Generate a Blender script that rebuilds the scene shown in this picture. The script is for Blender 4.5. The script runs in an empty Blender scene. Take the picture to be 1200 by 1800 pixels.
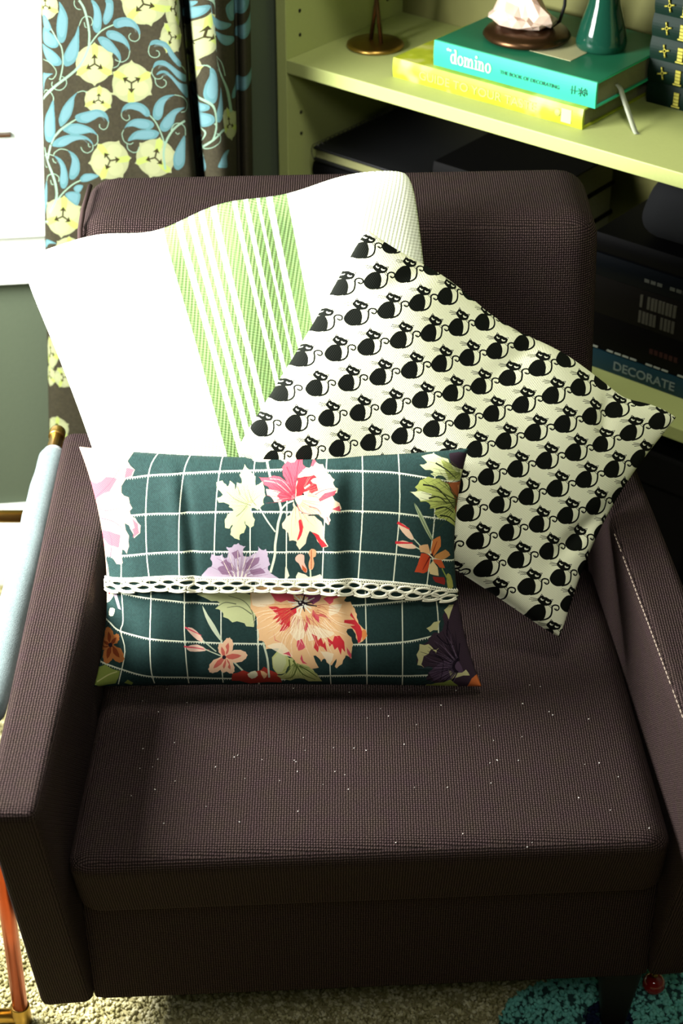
import bpy, bmesh, math, random
import numpy as np
from mathutils import Vector, Matrix

random.seed(7); rng = np.random.default_rng(7)
S = bpy.context.scene
COL = S.collection

# ------------------------------------------------------------------ camera, world, lights, exposure
CAM_H, PITCH = 1.58, 34.0
cd = bpy.data.cameras.new('camera'); cam = bpy.data.objects.new('camera', cd); COL.objects.link(cam)
cam.location = (0, 0, CAM_H); cam.rotation_euler = (math.radians(90 - PITCH), 0, 0)
cd.sensor_fit = 'VERTICAL'; cd.sensor_height = 36; cd.sensor_width = 24; cd.lens = 62.0
cd.clip_start = 0.05; cd.dof.use_dof = True; cd.dof.focus_distance = 1.78; cd.dof.aperture_fstop = 7.0
S.camera = cam

wld = bpy.data.worlds.new('daylight'); S.world = wld; wld.use_nodes = True
bg = wld.node_tree.nodes['Background']; bg.inputs['Color'].default_value = (0.93, 0.98, 1.0, 1); bg.inputs['Strength'].default_value = 1.5

def area(name, loc, target, sx, sy, power, color):
    ld = bpy.data.lights.new(name, 'AREA'); ld.shape = 'RECTANGLE'; ld.size = sx; ld.size_y = sy
    ld.energy = power; ld.color = color
    o = bpy.data.objects.new(name, ld); COL.objects.link(o); o.location = loc
    o.rotation_euler = (Vector(target) - Vector(loc)).to_track_quat('-Z', 'Y').to_euler()
    return o
area('window_daylight', (-0.81, 1.46, 1.06), (0.1, 1.46, 0.52), 0.50, 0.52, 50, (1.0, 0.99, 0.95))
area('ceiling_light', (0.12, 1.08, 2.42), (0.08, 1.45, 0.5), 0.40, 0.40, 16, (1.0, 0.97, 0.86))  # added overhead fill, no ceiling fixture behind it
area('room_window_light', (0.05, -0.25, 2.2), (0.05, 1.45, 0.4), 0.5, 0.5, 7, (1.0, 0.98, 0.90))  # added fill from behind the camera

vs = S.view_settings
vs.view_transform = 'Standard'; vs.look = 'None'; vs.exposure = 0.3; vs.gamma = 1.0; vs.use_curve_mapping = False
S.cycles.use_denoising = True
S.cycles.max_bounces = 6; S.cycles.diffuse_bounces = 3; S.cycles.glossy_bounces = 3; S.cycles.transmission_bounces = 6
S.cycles.sample_clamp_indirect = 4.0; S.cycles.caustics_reflective = False; S.cycles.caustics_refractive = False

# ------------------------------------------------------------------ helpers
def lin(c):
    if isinstance(c, str):
        c = [int(c[i:i + 2], 16) / 255 for i in (0, 2, 4)]
    return tuple((x / 12.92 if x <= 0.04045 else ((x + 0.055) / 1.055) ** 2.4) for x in c)

class NT:
    """tiny node-graph helper"""
    def __init__(s, name, rough=0.7, metal=0.0, spec=0.3):
        s.m = bpy.data.materials.new(name); s.m.use_nodes = True; s.t = s.m.node_tree
        s.b = s.t.nodes['Principled BSDF']
        s.b.inputs['Roughness'].default_value = rough; s.b.inputs['Metallic'].default_value = metal
        s.b.inputs['Specular IOR Level'].default_value = spec
    def n(s, typ, **kw):
        nd = s.t.nodes.new(typ)
        for k, v in kw.items(): setattr(nd, k, v)
        return nd
    def put(s, sock, v):
        if hasattr(v, 'is_output'): s.t.links.new(v, sock)
        elif v is not None:
            if sock.type == 'RGBA' and len(v) == 3: v = (*v, 1)
            sock.default_value = v
    def math(s, op, a, b=None, c=None):
        nd = s.n('ShaderNodeMath', operation=op)
        for i, v in enumerate((a, b, c)):
            if v is not None: s.put(nd.inputs[i], v)
        return nd.outputs[0]
    def mix(s, f, a, b):
        nd = s.n('ShaderNodeMix', data_type='RGBA')
        s.put(nd.inputs[0], f); s.put(nd.inputs[6], a); s.put(nd.inputs[7], b)
        return nd.outputs[2]
    def coord(s, which='UV'): return s.n('ShaderNodeTexCoord').outputs[which]
    def xyz(s, v):
        nd = s.n('ShaderNodeSeparateXYZ'); s.put(nd.inputs[0], v); return nd.outputs
    def noise(s, vec, scale, detail=2, rough=0.5):
        nd = s.n('ShaderNodeTexNoise'); s.put(nd.inputs['Vector'], vec)
        nd.inputs['Scale'].default_value = scale; nd.inputs['Detail'].default_value = detail; nd.inputs['Roughness'].default_value = rough
        return nd.outputs[0]
    def ramp(s, f, stops, interp='LINEAR'):
        nd = s.n('ShaderNodeValToRGB'); cr = nd.color_ramp; cr.interpolation = interp
        while len(cr.elements) < len(stops): cr.elements.new(0.5)
        for e, (p, c) in zip(cr.elements, stops): e.position = p; e.color = (*c, 1) if len(c) == 3 else c
        s.put(nd.inputs[0], f); return nd.outputs[0]
    def color(s, v): s.put(s.b.inputs['Base Color'], v); return s
    def bump(s, h, strength=0.5, dist=0.001):
        nd = s.n('ShaderNodeBump'); nd.inputs['Strength'].default_value = strength; nd.inputs['Distance'].default_value = dist
        s.put(nd.inputs['Height'], h); s.t.links.new(nd.outputs[0], s.b.inputs['Normal']); return s

def plain(name, col, rough=0.6, metal=0.0, spec=0.3, var=0.12, scale=30.0, bumpd=0.0):
    t = NT(name, rough, metal, spec); c = lin(col)
    nz = t.noise(t.coord('Object'), scale, 3)
    t.color(t.mix(nz, tuple(x * (1 - var) for x in c), tuple(min(1, x * (1 + var)) for x in c)))
    if bumpd: t.bump(nz, 0.4, bumpd)
    return t.m

def mesh_obj(name, verts, faces, mat, parent=None, uv=None, smooth=True, loc=None):
    me = bpy.data.meshes.new(name)
    me.from_pydata([tuple(map(float, v)) for v in verts], [], [tuple(int(i) for i in f) for f in faces])
    if uv is not None:
        l = me.uv_layers.new(name='UVMap'); idx = np.empty(len(me.loops), np.int32); me.loops.foreach_get('vertex_index', idx)
        l.data.foreach_set('uv', np.asarray(uv, np.float32)[idx].ravel())
    if smooth: me.polygons.foreach_set('use_smooth', [True] * len(me.polygons))
    if mat: me.materials.append(mat)
    me.update()
    return link(name, me, parent, loc)

def link(name, me, parent=None, loc=None):
    o = bpy.data.objects.new(name, me); COL.objects.link(o)
    if parent: o.parent = parent
    if loc is not None: o.location = loc
    return o

def thing(name, label, cat, loc=(0, 0, 0), rotz=0.0, group=None):
    o = bpy.data.objects.new(name, None); COL.objects.link(o); o.empty_display_size = 0.05
    o.location = loc; o.rotation_euler = (0, 0, rotz); o['label'] = label; o['category'] = cat
    if group: o['group'] = group
    return o
def tag(o, label, cat, group=None):
    o['label'] = label; o['category'] = cat
    if group: o['group'] = group
    return o
def structure(o): o['kind'] = 'structure'; return o
def keep_world(o, parent):
    """parent o without moving it (parent has loc / rotz only)"""
    o.parent = parent
    o.matrix_parent_inverse = (Matrix.Translation(parent.location) @ parent.rotation_euler.to_matrix().to_4x4()).inverted()
    return o

def box_uv(me):
    l = me.uv_layers.get('UVMap') or me.uv_layers.new(name='UVMap')
    for p in me.polygons:
        n = p.normal; a = max(range(3), key=lambda i: abs(n[i]))
        ij = ((1, 2), (0, 2), (0, 1))[a]
        for li in p.loop_indices:
            c = me.vertices[me.loops[li].vertex_index].co; l.data[li].uv = (c[ij[0]], c[ij[1]])

def box(name, lo, hi, mat, parent=None, bev=0.0, seg=2, loc=None, rot=None):
    bm = bmesh.new(); bmesh.ops.create_cube(bm, size=1)
    for v in bm.verts: v.co = Vector([(lo[i] + hi[i]) / 2 + v.co[i] * (hi[i] - lo[i]) for i in range(3)])
    if bev: bmesh.ops.bevel(bm, geom=list(bm.edges), offset=bev, segments=seg, affect='EDGES', profile=0.5)
    me = bpy.data.meshes.new(name); bm.to_mesh(me); bm.free(); me.materials.append(mat); box_uv(me)
    o = link(name, me, parent, loc)
    if rot: o.rotation_euler = rot
    return o

def boxes(name, lst, mat, parent=None, bev=0.0):
    bm = bmesh.new()
    for lo, hi in lst:
        g = bmesh.ops.create_cube(bm, size=1)['verts']
        for v in g: v.co = Vector([(lo[i] + hi[i]) / 2 + v.co[i] * (hi[i] - lo[i]) for i in range(3)])
    if bev: bmesh.ops.bevel(bm, geom=list(bm.edges), offset=bev, segments=2, affect='EDGES', profile=0.5)
    me = bpy.data.meshes.new(name); bm.to_mesh(me); bm.free(); me.materials.append(mat); box_uv(me)
    return link(name, me, parent)

def soft_box(name, c8, r, mat, parent=None, n=18, crown=None, rs=None):
    """rounded box through 8 corners c8[ix][iy][iz]; r = edge radius in metres; crown(p, s) moves points (s in -1..1)"""
    c8 = np.array(c8, float)
    L = np.array([np.linalg.norm(c8[1].mean((0, 1)) - c8[0].mean((0, 1))), np.linalg.norm(c8[:, 1].mean((0, 1)) - c8[:, 0].mean((0, 1))),
                  np.linalg.norm(c8[:, :, 1].mean((0, 1)) - c8[:, :, 0].mean((0, 1)))])
    bm = bmesh.new(); bmesh.ops.create_cube(bm, size=2)
    bmesh.ops.subdivide_edges(bm, edges=list(bm.edges), cuts=n, use_grid_fill=True)
    k = 1 - 2 * r / L
    for v in bm.verts:
        s = np.array(v.co)
        # denser sampling near the edges
        s = np.sign(s) * (1 - (1 - abs(s)) ** 1.5)
        q = np.clip(s, -k, k); d = (s - q) * L / 2; dn = np.linalg.norm(d)
        if dn > 1e-9:
            m = np.max(abs(d)); d = d / dn * m
        s2 = q + d * 2 / L
        t = (s2 + 1) / 2
        w = lambda a, i: (t[a] if i else 1 - t[a])
        p = sum(c8[i][j][l] * w(0, i) * w(1, j) * w(2, l) for i in (0, 1) for j in (0, 1) for l in (0, 1))
        if crown: p = crown(p, s2)
        v.co = Vector(p)
    bmesh.ops.recalc_face_normals(bm, faces=list(bm.faces))
    me = bpy.data.meshes.new(name); bm.to_mesh(me); bm.free()
    me.materials.append(mat); box_uv(me); me.polygons.foreach_set('use_smooth', [True] * len(me.polygons))
    return link(name, me, parent)

def tube_geo(pts, r, n=8, closed=False, flat=None):
    pts = [np.array(p, float) for p in pts]; V = []; Fc = []; m = len(pts)
    up = None
    for i, p in enumerate(pts):
        a = pts[(i - 1) % m] if (closed or i > 0) else p; b = pts[(i + 1) % m] if (closed or i < m - 1) else p
        t = b - a; t = t / (np.linalg.norm(t) + 1e-12)
        if up is None:
            up = np.array([0, 0, 1.0]) if abs(t[2]) < 0.9 else np.array([1.0, 0, 0])
        s = np.cross(t, up); s /= np.linalg.norm(s) + 1e-12; up = np.cross(s, t)
        rr = r[i] if hasattr(r, '__len__') else r
        for k in range(n):
            an = 2 * math.pi * k / n
            V.append(p + rr * (math.cos(an) * s + math.sin(an) * up))
    for i in range(m if closed else m - 1):
        for k in range(n):
            j = (i + 1) % m
            Fc.append((i * n + k, i * n + (k + 1) % n, j * n + (k + 1) % n, j * n + k))
    if not closed:
        Fc.append(tuple(range(n - 1, -1, -1))); Fc.append(tuple((m - 1) * n + k for k in range(n)))
    return V, Fc
def tube(name, pts, r, mat, parent=None, n=10, closed=False):
    V, Fc = tube_geo(pts, r, n, closed); return mesh_obj(name, V, Fc, mat, parent)
def join_geo(lst):
    V = []; Fc = []
    for v, f in lst:
        o = len(V); V += list(v); Fc += [tuple(i + o for i in q) for q in f]
    return V, Fc
def lathe(name, prof, mat, parent=None, n=40, loc=None, wob=0.0):
    V = []; Fc = []
    for r, z in prof:
        for k in range(n):
            a = 2 * math.pi * k / n; rr = r * (1 + wob * math.sin(3 * a + z * 40))
            V.append((rr * math.cos(a), rr * math.sin(a), z))
    for i in range(len(prof) - 1):
        for k in range(n): Fc.append((i * n + k, i * n + (k + 1) % n, (i + 1) * n + (k + 1) % n, (i + 1) * n + k))
    if prof[0][0] > 1e-6: Fc.append(tuple(range(n - 1, -1, -1)))
    if prof[-1][0] > 1e-6: Fc.append(tuple((len(prof) - 1) * n + k for k in range(n)))
    return mesh_obj(name, V, Fc, mat, parent, loc=loc)

def text(name, body, size, mat, parent, loc, xdir=(1, 0, 0), ydir=(0, 0, 1), sx=1.0, bold=0.0, align='LEFT'):
    cu = bpy.data.curves.new(name, 'FONT'); cu.body = body; cu.size = size; cu.extrude = 0.0002; cu.offset = bold; cu.align_x = align
    tmp = bpy.data.objects.new(name, cu); COL.objects.link(tmp)
    dg = bpy.context.evaluated_depsgraph_get(); me = bpy.data.meshes.new_from_object(tmp.evaluated_get(dg))
    bpy.data.objects.remove(tmp)
    x = Vector(xdir).normalized(); y = Vector(ydir).normalized(); z = x.cross(y)
    for v in me.vertices: v.co = x * (v.co.x * sx) + y * v.co.y + z * v.co.z
    me.name = name; me.materials.clear(); me.materials.append(mat)
    return link(name, me, parent, loc)

# ------------------------------------------------------------------ cloth prints (drawn numerically, no files)
def smooth_pts(P, closed=True, k=4):
    P = np.asarray(P, float); n = len(P); out = []
    rngi = range(n) if closed else range(n - 1)
    for i in rngi:
        if closed: a, b, c, d = P[i - 1], P[i], P[(i + 1) % n], P[(i + 2) % n]
        else: a, b, c, d = P[max(i - 1, 0)], P[i], P[i + 1], P[min(i + 2, n - 1)]
        for t in np.arange(k) / k:
            out.append(0.5 * (2 * b + (c - a) * t + (2 * a - 5 * b + 4 * c - d) * t * t + (3 * b - a - 3 * c + d) * t ** 3))
    if not closed: out.append(P[-1])
    return np.array(out)

class Canvas:
    """a drawing in cloth units; fit maps drawing units to cloth (u, v)"""
    def __init__(s, w, h, ground, fit, unit):
        s.w, s.h = w, h; s.a = np.empty((h, w, 3), np.float32); s.a[:] = ground; s.fit = fit; s.unit = unit; s.clip = (0, w)
        s.o = (0.0, 0.0); s.k = 1.0
    def frame(s, ox, oy, k): s.o = (ox, oy); s.k = k; return s
    def tx(s, P):
        P = np.asarray(P, float) / s.k + s.o
        uv = s.fit(P); return np.stack([uv[:, 0] * s.w, uv[:, 1] * s.h], 1)
    def _fill(s, Q, c, alpha):
        x0, y0 = np.floor(Q.min(0)).astype(int); x1, y1 = np.ceil(Q.max(0)).astype(int) + 1
        x0 = max(x0, s.clip[0]); y0 = max(y0, 0); x1 = min(x1, s.clip[1]); y1 = min(y1, s.h)
        if x1 <= x0 or y1 <= y0: return
        X = np.arange(x0, x1) + 0.5; Y = (np.arange(y0, y1) + 0.5)[:, None]
        ins = np.zeros((y1 - y0, x1 - x0), bool)
        for (ax, ay), (bx, by) in zip(Q, np.roll(Q, -1, 0)):
            if ay == by: continue
            lo, hi = (ay, by) if ay < by else (by, ay)
            j0 = max(int(lo) - 1, y0); j1 = min(int(hi) + 2, y1)
            if j1 <= j0: continue
            yy = Y[j0 - y0:j1 - y0]
            cr = ((ay > yy) != (by > yy)) & (X < (bx - ax) * (yy - ay) / (by - ay) + ax)
            ins[j0 - y0:j1 - y0] ^= cr
        r = s.a[y0:y1, x0:x1]
        r[ins] = r[ins] * (1 - alpha) + np.array(c, np.float32) * alpha
    def poly(s, P, c, sm=3, alpha=1.0, rag=0.0, rk=3):
        P = np.asarray(P, float)
        if sm: P = smooth_pts(P, True, sm)
        if rag:
            d = np.roll(P, -1, 0) - np.roll(P, 1, 0); nn = np.stack([-d[:, 1], d[:, 0]], 1); nn /= np.linalg.norm(nn, axis=1)[:, None] + 1e-9
            P = P + nn * (rag * np.where(np.arange(len(P)) % 2, 1, -1) * rng.uniform(0.2, 1, len(P)))[:, None]
        s._fill(s.tx(P), c, alpha)
    def stroke(s, P, w, c, sm=4, alpha=1.0):
        P = np.asarray(P, float)
        if sm and len(P) > 2: P = smooth_pts(P, False, sm)
        W = np.linspace(w[0], w[1], len(P)) if hasattr(w, '__len__') else np.full(len(P), w)
        W = W * s.k / 2
        d = np.gradient(P, axis=0); nn = np.stack([-d[:, 1], d[:, 0]], 1); nn /= np.linalg.norm(nn, axis=1)[:, None] + 1e-9
        for i in range(len(P) - 1):
            a, b = P[i], P[i + 1]; e = (b - a) * 0.12
            s._fill(s.tx([a - e + nn[i] * W[i], b + e + nn[i + 1] * W[i + 1], b + e - nn[i + 1] * W[i + 1], a - e - nn[i] * W[i]]), c, alpha)
    def ell(s, x, y, rx, ry, c, rot=0.0, n=24):
        a = np.arange(n) * 2 * math.pi / n; cx, sx = math.cos(rot), math.sin(rot)
        X = rx * np.cos(a); Y = ry * np.sin(a); s.poly(np.stack([x + X * cx - Y * sx, y + X * sx + Y * cx], 1), c, 0)
    def image(s, name):
        im = bpy.data.images.new(name, s.w, s.h, alpha=False)
        px = np.ones((s.h, s.w, 4), np.float32); px[..., :3] = np.clip(s.a, 0, 1)
        im.pixels.foreach_set(px.ravel()); im.update(); return im

def hexc(h): return np.array([int(h[i:i + 2], 16) / 255 for i in (0, 2, 4)], np.float32)

def polyfit_map(co):
    cx, cy, sc, A = co; A = np.array(A)
    def f(P):
        x = (P[:, 0] - cx) / sc; y = (P[:, 1] - cy) / sc
        B = np.stack([np.ones_like(x), x, y, x * x, x * y, y * y, x ** 3, x * x * y, x * y * y, y ** 3], 1)
        return B @ A
    return f
#FITS-BEGIN
FITS = {
    'cat': [825.818, 754.467, 383.853, [[0.49009, 0.47656], [0.52801, 0.46011], [0.2971, -0.75906], [0.03795, 0.073], [0.05295, -0.07648], [-0.00706, 0.08219], [-0.00333, -0.0209], [0.09336, -0.04804], [0.00911, 0.15378], [-0.04176, -0.04061]]],
    'floral': [490.283, 1015.407, 330.642, [[0.50329, 0.52409], [0.52218, 0.00193], [-0.0327, -0.81198], [-0.00504, -0.03747], [-0.00339, 0.00168], [-0.01139, -0.08232], [0.01117, 0.00076], [0.00022, 0.04218], [-0.12691, -0.00626], [0.00688, -0.05309]]],
    'curtainA': [239.328, 395.294, 455.177, [[0.25136, 0.57445], [0.48849, -0.03786], [-0.03111, -0.47041], [0.14878, -0.12658], [-0.0938, -0.00308], [0.00512, -0.04027], [0.61235, -0.1518], [-0.12812, -0.04519], [0.0176, 0.01995], [-0.00081, -0.00465]]],
    'curtainB': [377.34, 188.125, 247.837, [[0.79236, 0.77933], [0.17965, -0.04679], [-0.01363, -0.24063], [-2.16728, -1.71845], [0.71903, 0.27154], [-0.03561, -0.02737], [32.4712, 5.11231], [-6.17258, -1.91045], [0.40283, 0.16534], [-0.00942, -0.00427]]],
}
#FITS-END
def get_fit(k, default): return polyfit_map(FITS[k]) if k in FITS else default

# ------------------------------------------------------------------ materials
def upholstery():
    t = NT('brown_basket_weave', 0.9, 0, 0.04)
    uv = t.xyz(t.coord('UV')); w = 2 * math.pi / 0.0050
    nz = t.noise(t.coord('UV'), 55, 2); wob = t.math('MULTIPLY', t.noise(t.coord('UV'), 120, 2), 1.6); fz = t.noise(t.coord('UV'), 420, 2)
    a = t.math('SINE', t.math('ADD', t.math('MULTIPLY', uv[0], w), wob)); b = t.math('SINE', t.math('ADD', t.math('MULTIPLY', uv[1], w), wob))
    ab = t.math('MULTIPLY', a, b)
    fine = t.math('MULTIPLY', t.math('SINE', t.math('MULTIPLY', uv[0], w * 3)), t.math('SINE', t.math('MULTIPLY', uv[1], w * 3)))
    h = t.math('ADD', t.math('ABSOLUTE', ab), t.math('MULTIPLY', fine, 0.15))
    c1 = t.mix(nz, lin('46353a'), lin('473d34')); c0 = lin('060404')
    f = t.math('MULTIPLY', t.math('MULTIPLY_ADD', t.math('ABSOLUTE', ab), 1.15, 0.02), t.math('MULTIPLY_ADD', fz, 1.2, 0.42))
    t.color(t.mix(f, c0, c1)); t.bump(h, 0.8, 0.0016)
    return t.m
M = {}
M['chair'] = upholstery()
M['white_paint'] = plain('white_trim_paint', 'e9efe6', 0.4, var=0.03)
M['wall'] = plain('grey_green_wall_paint', '4c5644', 0.85, var=0.06, scale=180, bumpd=0.0006)
M['wall_dark'] = plain('deep_green_wall_paint', '3c4238', 0.9, var=0.06, scale=120)
M['ceiling'] = plain('ceiling_paint', '66685f', 0.9, var=0.03)
M['case'] = plain('cream_bookcase_laminate', 'a6af6c', 0.5, var=0.05, scale=220)
M['case_back'] = plain('olive_bookcase_back', '6a6a3a', 0.6, var=0.08)
M['brass'] = plain('aged_brass', 'a98745', 0.32, 1.0, var=0.2, scale=60)
M['dark_bronze'] = plain('dark_bronze', '4a3420', 0.3, 0.8, var=0.25, scale=50)
M['copper'] = plain('copper_pipe', 'c0552e', 0.3, 1.0, var=0.15, scale=40)
M['black'] = plain('black_paint', '0b0b0c', 0.4)
M['dark_wood'] = plain('dark_wood', '17100c', 0.5, var=0.4)
M['gold'] = plain('gold_foil', 'a39c3a', 0.4, 0.3, 0.5, var=0.35)
M['thread'] = plain('pale_thread', '8d7f72', 0.9)
M['paper'] = plain('page_block', '6b6c52', 0.9, var=0.15, scale=300)
M['cream_thread'] = plain('cream_crochet_cotton', 'ecead2', 0.9, var=0.1, scale=400)

# ------------------------------------------------------------------ the setting
ew = Vector((0.993, 0.119, 0)); nw = Vector((-0.119, 0.993, 0)); W0 = Vector((-0.52, 2.165, 0))
AW = math.atan2(ew.y, ew.x)
def in_wall(o): o.location = W0; o.rotation_euler = (0, 0, AW); return o      # local: x along the wall, y outwards, z up
ANG = math.radians(-39.05); ex = Vector((math.cos(ANG), math.sin(ANG), 0)); ey = Vector((-ex.y, ex.x, 0)); B0 = Vector((-0.069, 2.242, 0))

fl = structure(box('floor', (-1.9, -1.75, -0.06), (1.8, 2.62, 0.0), plain('carpet_backing', 'a39b6e', 0.95, var=0.35, scale=150, bumpd=0.004)))
structure(box('ceiling', (-1.9, -1.75, 2.5), (1.8, 2.7, 2.6), M['ceiling']))
WO = (-0.26, 0.098, 0.665, 1.95)          # the window opening in the back wall: x0, x1, z0, z1
wb = in_wall(structure(boxes('wall_back', [((-0.45, 0, 0), (WO[0], 0.1, 2.5)), ((WO[1], 0, 0), (0.388, 0.1, 2.5)),
     ((WO[0], 0, 0), (WO[1], 0.1, WO[2])), ((WO[0], 0, WO[3]), (WO[1], 0.1, 2.5))], M['wall'])))
P1 = Vector((-0.135, 2.211, 0))
al = structure(box('wall_alcove', (-0.06, 0, 0), (0, 0.36, 2.5), M['wall'])); al.location = P1; al.rotation_euler = (0, 0, ANG)
P2 = P1 + ey * 0.36
wr = structure(box('wall_right', (-0.06, 0, 0), (2.3, 0.1, 2.5), M['wall'])); wr.location = P2; wr.rotation_euler = (0, 0, ANG)
structure(box('wall_east', (1.70, -1.7, 0), (1.8, 1.3, 2.5), M['wall_dark']))
structure(box('wall_front', (-1.9, -1.8, 0), (1.8, -1.7, 2.5), M['wall_dark']))
LW = (1.02, 1.92, 0.66, 1.75)            # the second window, in the left wall: y0, y1, z0, z1
structure(boxes('wall_left', [((-0.95, -1.7, 0), (-0.85, LW[0], 2.5)), ((-0.95, LW[1], 0), (-0.85, 2.2, 2.5)),
     ((-0.95, LW[0], 0), (-0.85, LW[1], LW[2])), ((-0.95, LW[0], LW[3]), (-0.85, LW[1], 2.5))], M['wall']))
in_wall(structure(boxes('baseboard_back', [((-0.325, -0.016, 0), (0.386, 0, 0.118)), ((-0.325, -0.010, 0.118), (0.386, 0, 0.134)), ((-0.325, -0.024, 0.0), (0.386, -0.016, 0.02))], M['white_paint'], bev=0.002)))
# window in view
w1 = structure(bpy.data.objects.new('window_1', None)); COL.objects.link(w1); in_wall(w1)
def sash(par, x0, x1, z0, z1, y, t):
    boxes('window_frame', [((x0, y, z0), (x0 + t, y + 0.03, z1)), ((x1 - t, y, z0), (x1, y + 0.03, z1)), ((x0, y, z0), (x1, y + 0.03, z0 + t * 1.1)), ((x0, y, z1 - t), (x1, y + 0.03, z1)),
          ((x0, y - 0.004, (z0 + z1) / 2 - 0.018), (x1, y + 0.034, (z0 + z1) / 2 + 0.018))], M['white_paint'], par, bev=0.002)
glass = NT('window_glass', 0.0); _tr = glass.n('ShaderNodeBsdfTransparent'); _gl = glass.n('ShaderNodeBsdfGlossy'); _gl.inputs['Roughness'].default_value = 0.02
_mx = glass.n('ShaderNodeMixShader'); _mx.inputs[0].default_value = 0.05; glass.t.links.new(_tr.outputs[0], _mx.inputs[1]); glass.t.links.new(_gl.outputs[0], _mx.inputs[2])
glass.t.links.new(_mx.outputs[0], glass.t.nodes['Material Output'].inputs[0]); glass = glass.m
sash(w1, WO[0], WO[1], WO[2], WO[3], 0.045, 0.028)
box('window_pane', (WO[0] + 0.02, 0.058, WO[2] + 0.02), (WO[1] - 0.02, 0.061, WO[3] - 0.02), glass, w1)
boxes('casing', [((WO[1], -0.018, 0.60), (WO[1] + 0.10, 0, 2.03)), ((WO[0] - 0.06, -0.018, 0.60), (WO[0], 0, 2.03)), ((WO[0] - 0.06, -0.018, WO[3]), (WO[1] + 0.10, 0, 2.05))], M['white_paint'], w1, bev=0.003)
boxes('window_sill', [((WO[0] - 0.06, -0.045, 0.578), (WO[1] + 0.13, 0.05, 0.604)), ((WO[0] - 0.06, -0.022, 0.52), (WO[1] + 0.11, 0, 0.578)), ((WO[0] - 0.06, -0.028, 0.502), (WO[1] + 0.11, 0, 0.52)),
      ((WO[0] - 0.01, -0.012, 0.60), (WO[1] + 0.01, 0.05, WO[2] + 0.004))], M['white_paint'], w1, bev=0.003)
boxes('sash_lift', [((0.02, 0.036, 0.686), (0.088, 0.046, 0.690))], M['dark_bronze'], w1, bev=0.001)
w2 = structure(bpy.data.objects.new('window_2', None)); COL.objects.link(w2); w2.location = (-0.85, LW[1], 0); w2.rotation_euler = (0, 0, -math.pi / 2)
boxes('window_frame', [((0, -0.09, LW[2]), (0.04, -0.05, LW[3])), ((0.86, -0.09, LW[2]), (0.90, -0.05, LW[3])), ((0, -0.09, LW[2]), (0.90, -0.05, LW[2] + 0.04)), ((0, -0.09, LW[3] - 0.04), (0.90, -0.05, LW[3]))], M['white_paint'], w2, bev=0.002)
lawn = structure(box('lawn', (-6, 2.9, -0.6), (4, 9, -0.5), plain('sunlit_grass', 'a9b443', 0.9, var=0.3, scale=4)))  # grass in its own yellow-green, varied by noise

# ------------------------------------------------------------------ curtain
CUR_KNOT = [0.10, 0.147, 0.317, 0.329, 0.386, 0.46]
def cur_warp(u, z):
    k = (0.90 - z) / 0.22
    hi = np.array([0.150, 0.315, 0.327, 0.382]); lo = np.array([0.133, 0.325, 0.337, 0.378])
    q = hi + (lo - hi) * np.clip(k, -0.6, 2.9) * np.array([1, 0.9, 0.9, 0.8])
    if k > 1: q[0] = 0.133 - 0.0165 * (k - 1) / 1.0
    return np.interp(u, CUR_KNOT, [q[0] - 0.047, *q, q[3] + 0.044])
CUR = np.array([(.147, .020), (.1475, .05), (.152, .064), (.165, .070), (.19, .073), (.22, .076), (.25, .075), (.28, .073), (.30, .070), (.312, .066), (.317, .056), (.3185, .035), (.319, .000), (.322, -.040),
        (.3265, .000), (.3280, .035), (.330, .054), (.336, .062), (.345, .066), (.356, .066), (.367, .060), (.377, .048), (.384, .034), (.386, .022), (.389, .014), (.393, .016), (.397, .026), (.403, .031), (.410, .029), (.417, .020), (.421, .010)])
cs = smooth_pts(CUR, False, 5); seglen = np.r_[0, np.cumsum(np.linalg.norm(np.diff(cs, axis=0), axis=1))]; sL = seglen / seglen[-1]
zs = np.linspace(0.01, 2.12, 130); V = []; UV = []; Fc = []
for z in zs:
    for (u, d), sl in zip(cs, sL):
        uu = float(cur_warp(u, z)); dd = d + 0.060 + 0.004 * math.sin(z * 6 + u * 25)
        p = W0 + ew * uu - nw * dd; tv = (z - 0.20) / 0.75
        if tv > 0.975: tv = 0.975 - abs((tv - 0.975 + 0.36) % 0.72 - 0.36)
        V.append((p.x, p.y, z)); UV.append((sl, tv))
nc = len(cs)
for j in range(len(zs) - 1):
    for i in range(nc - 1): Fc.append((j * nc + i, j * nc + i + 1, (j + 1) * nc + i + 1, (j + 1) * nc + i))
SA = 0.50

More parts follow.
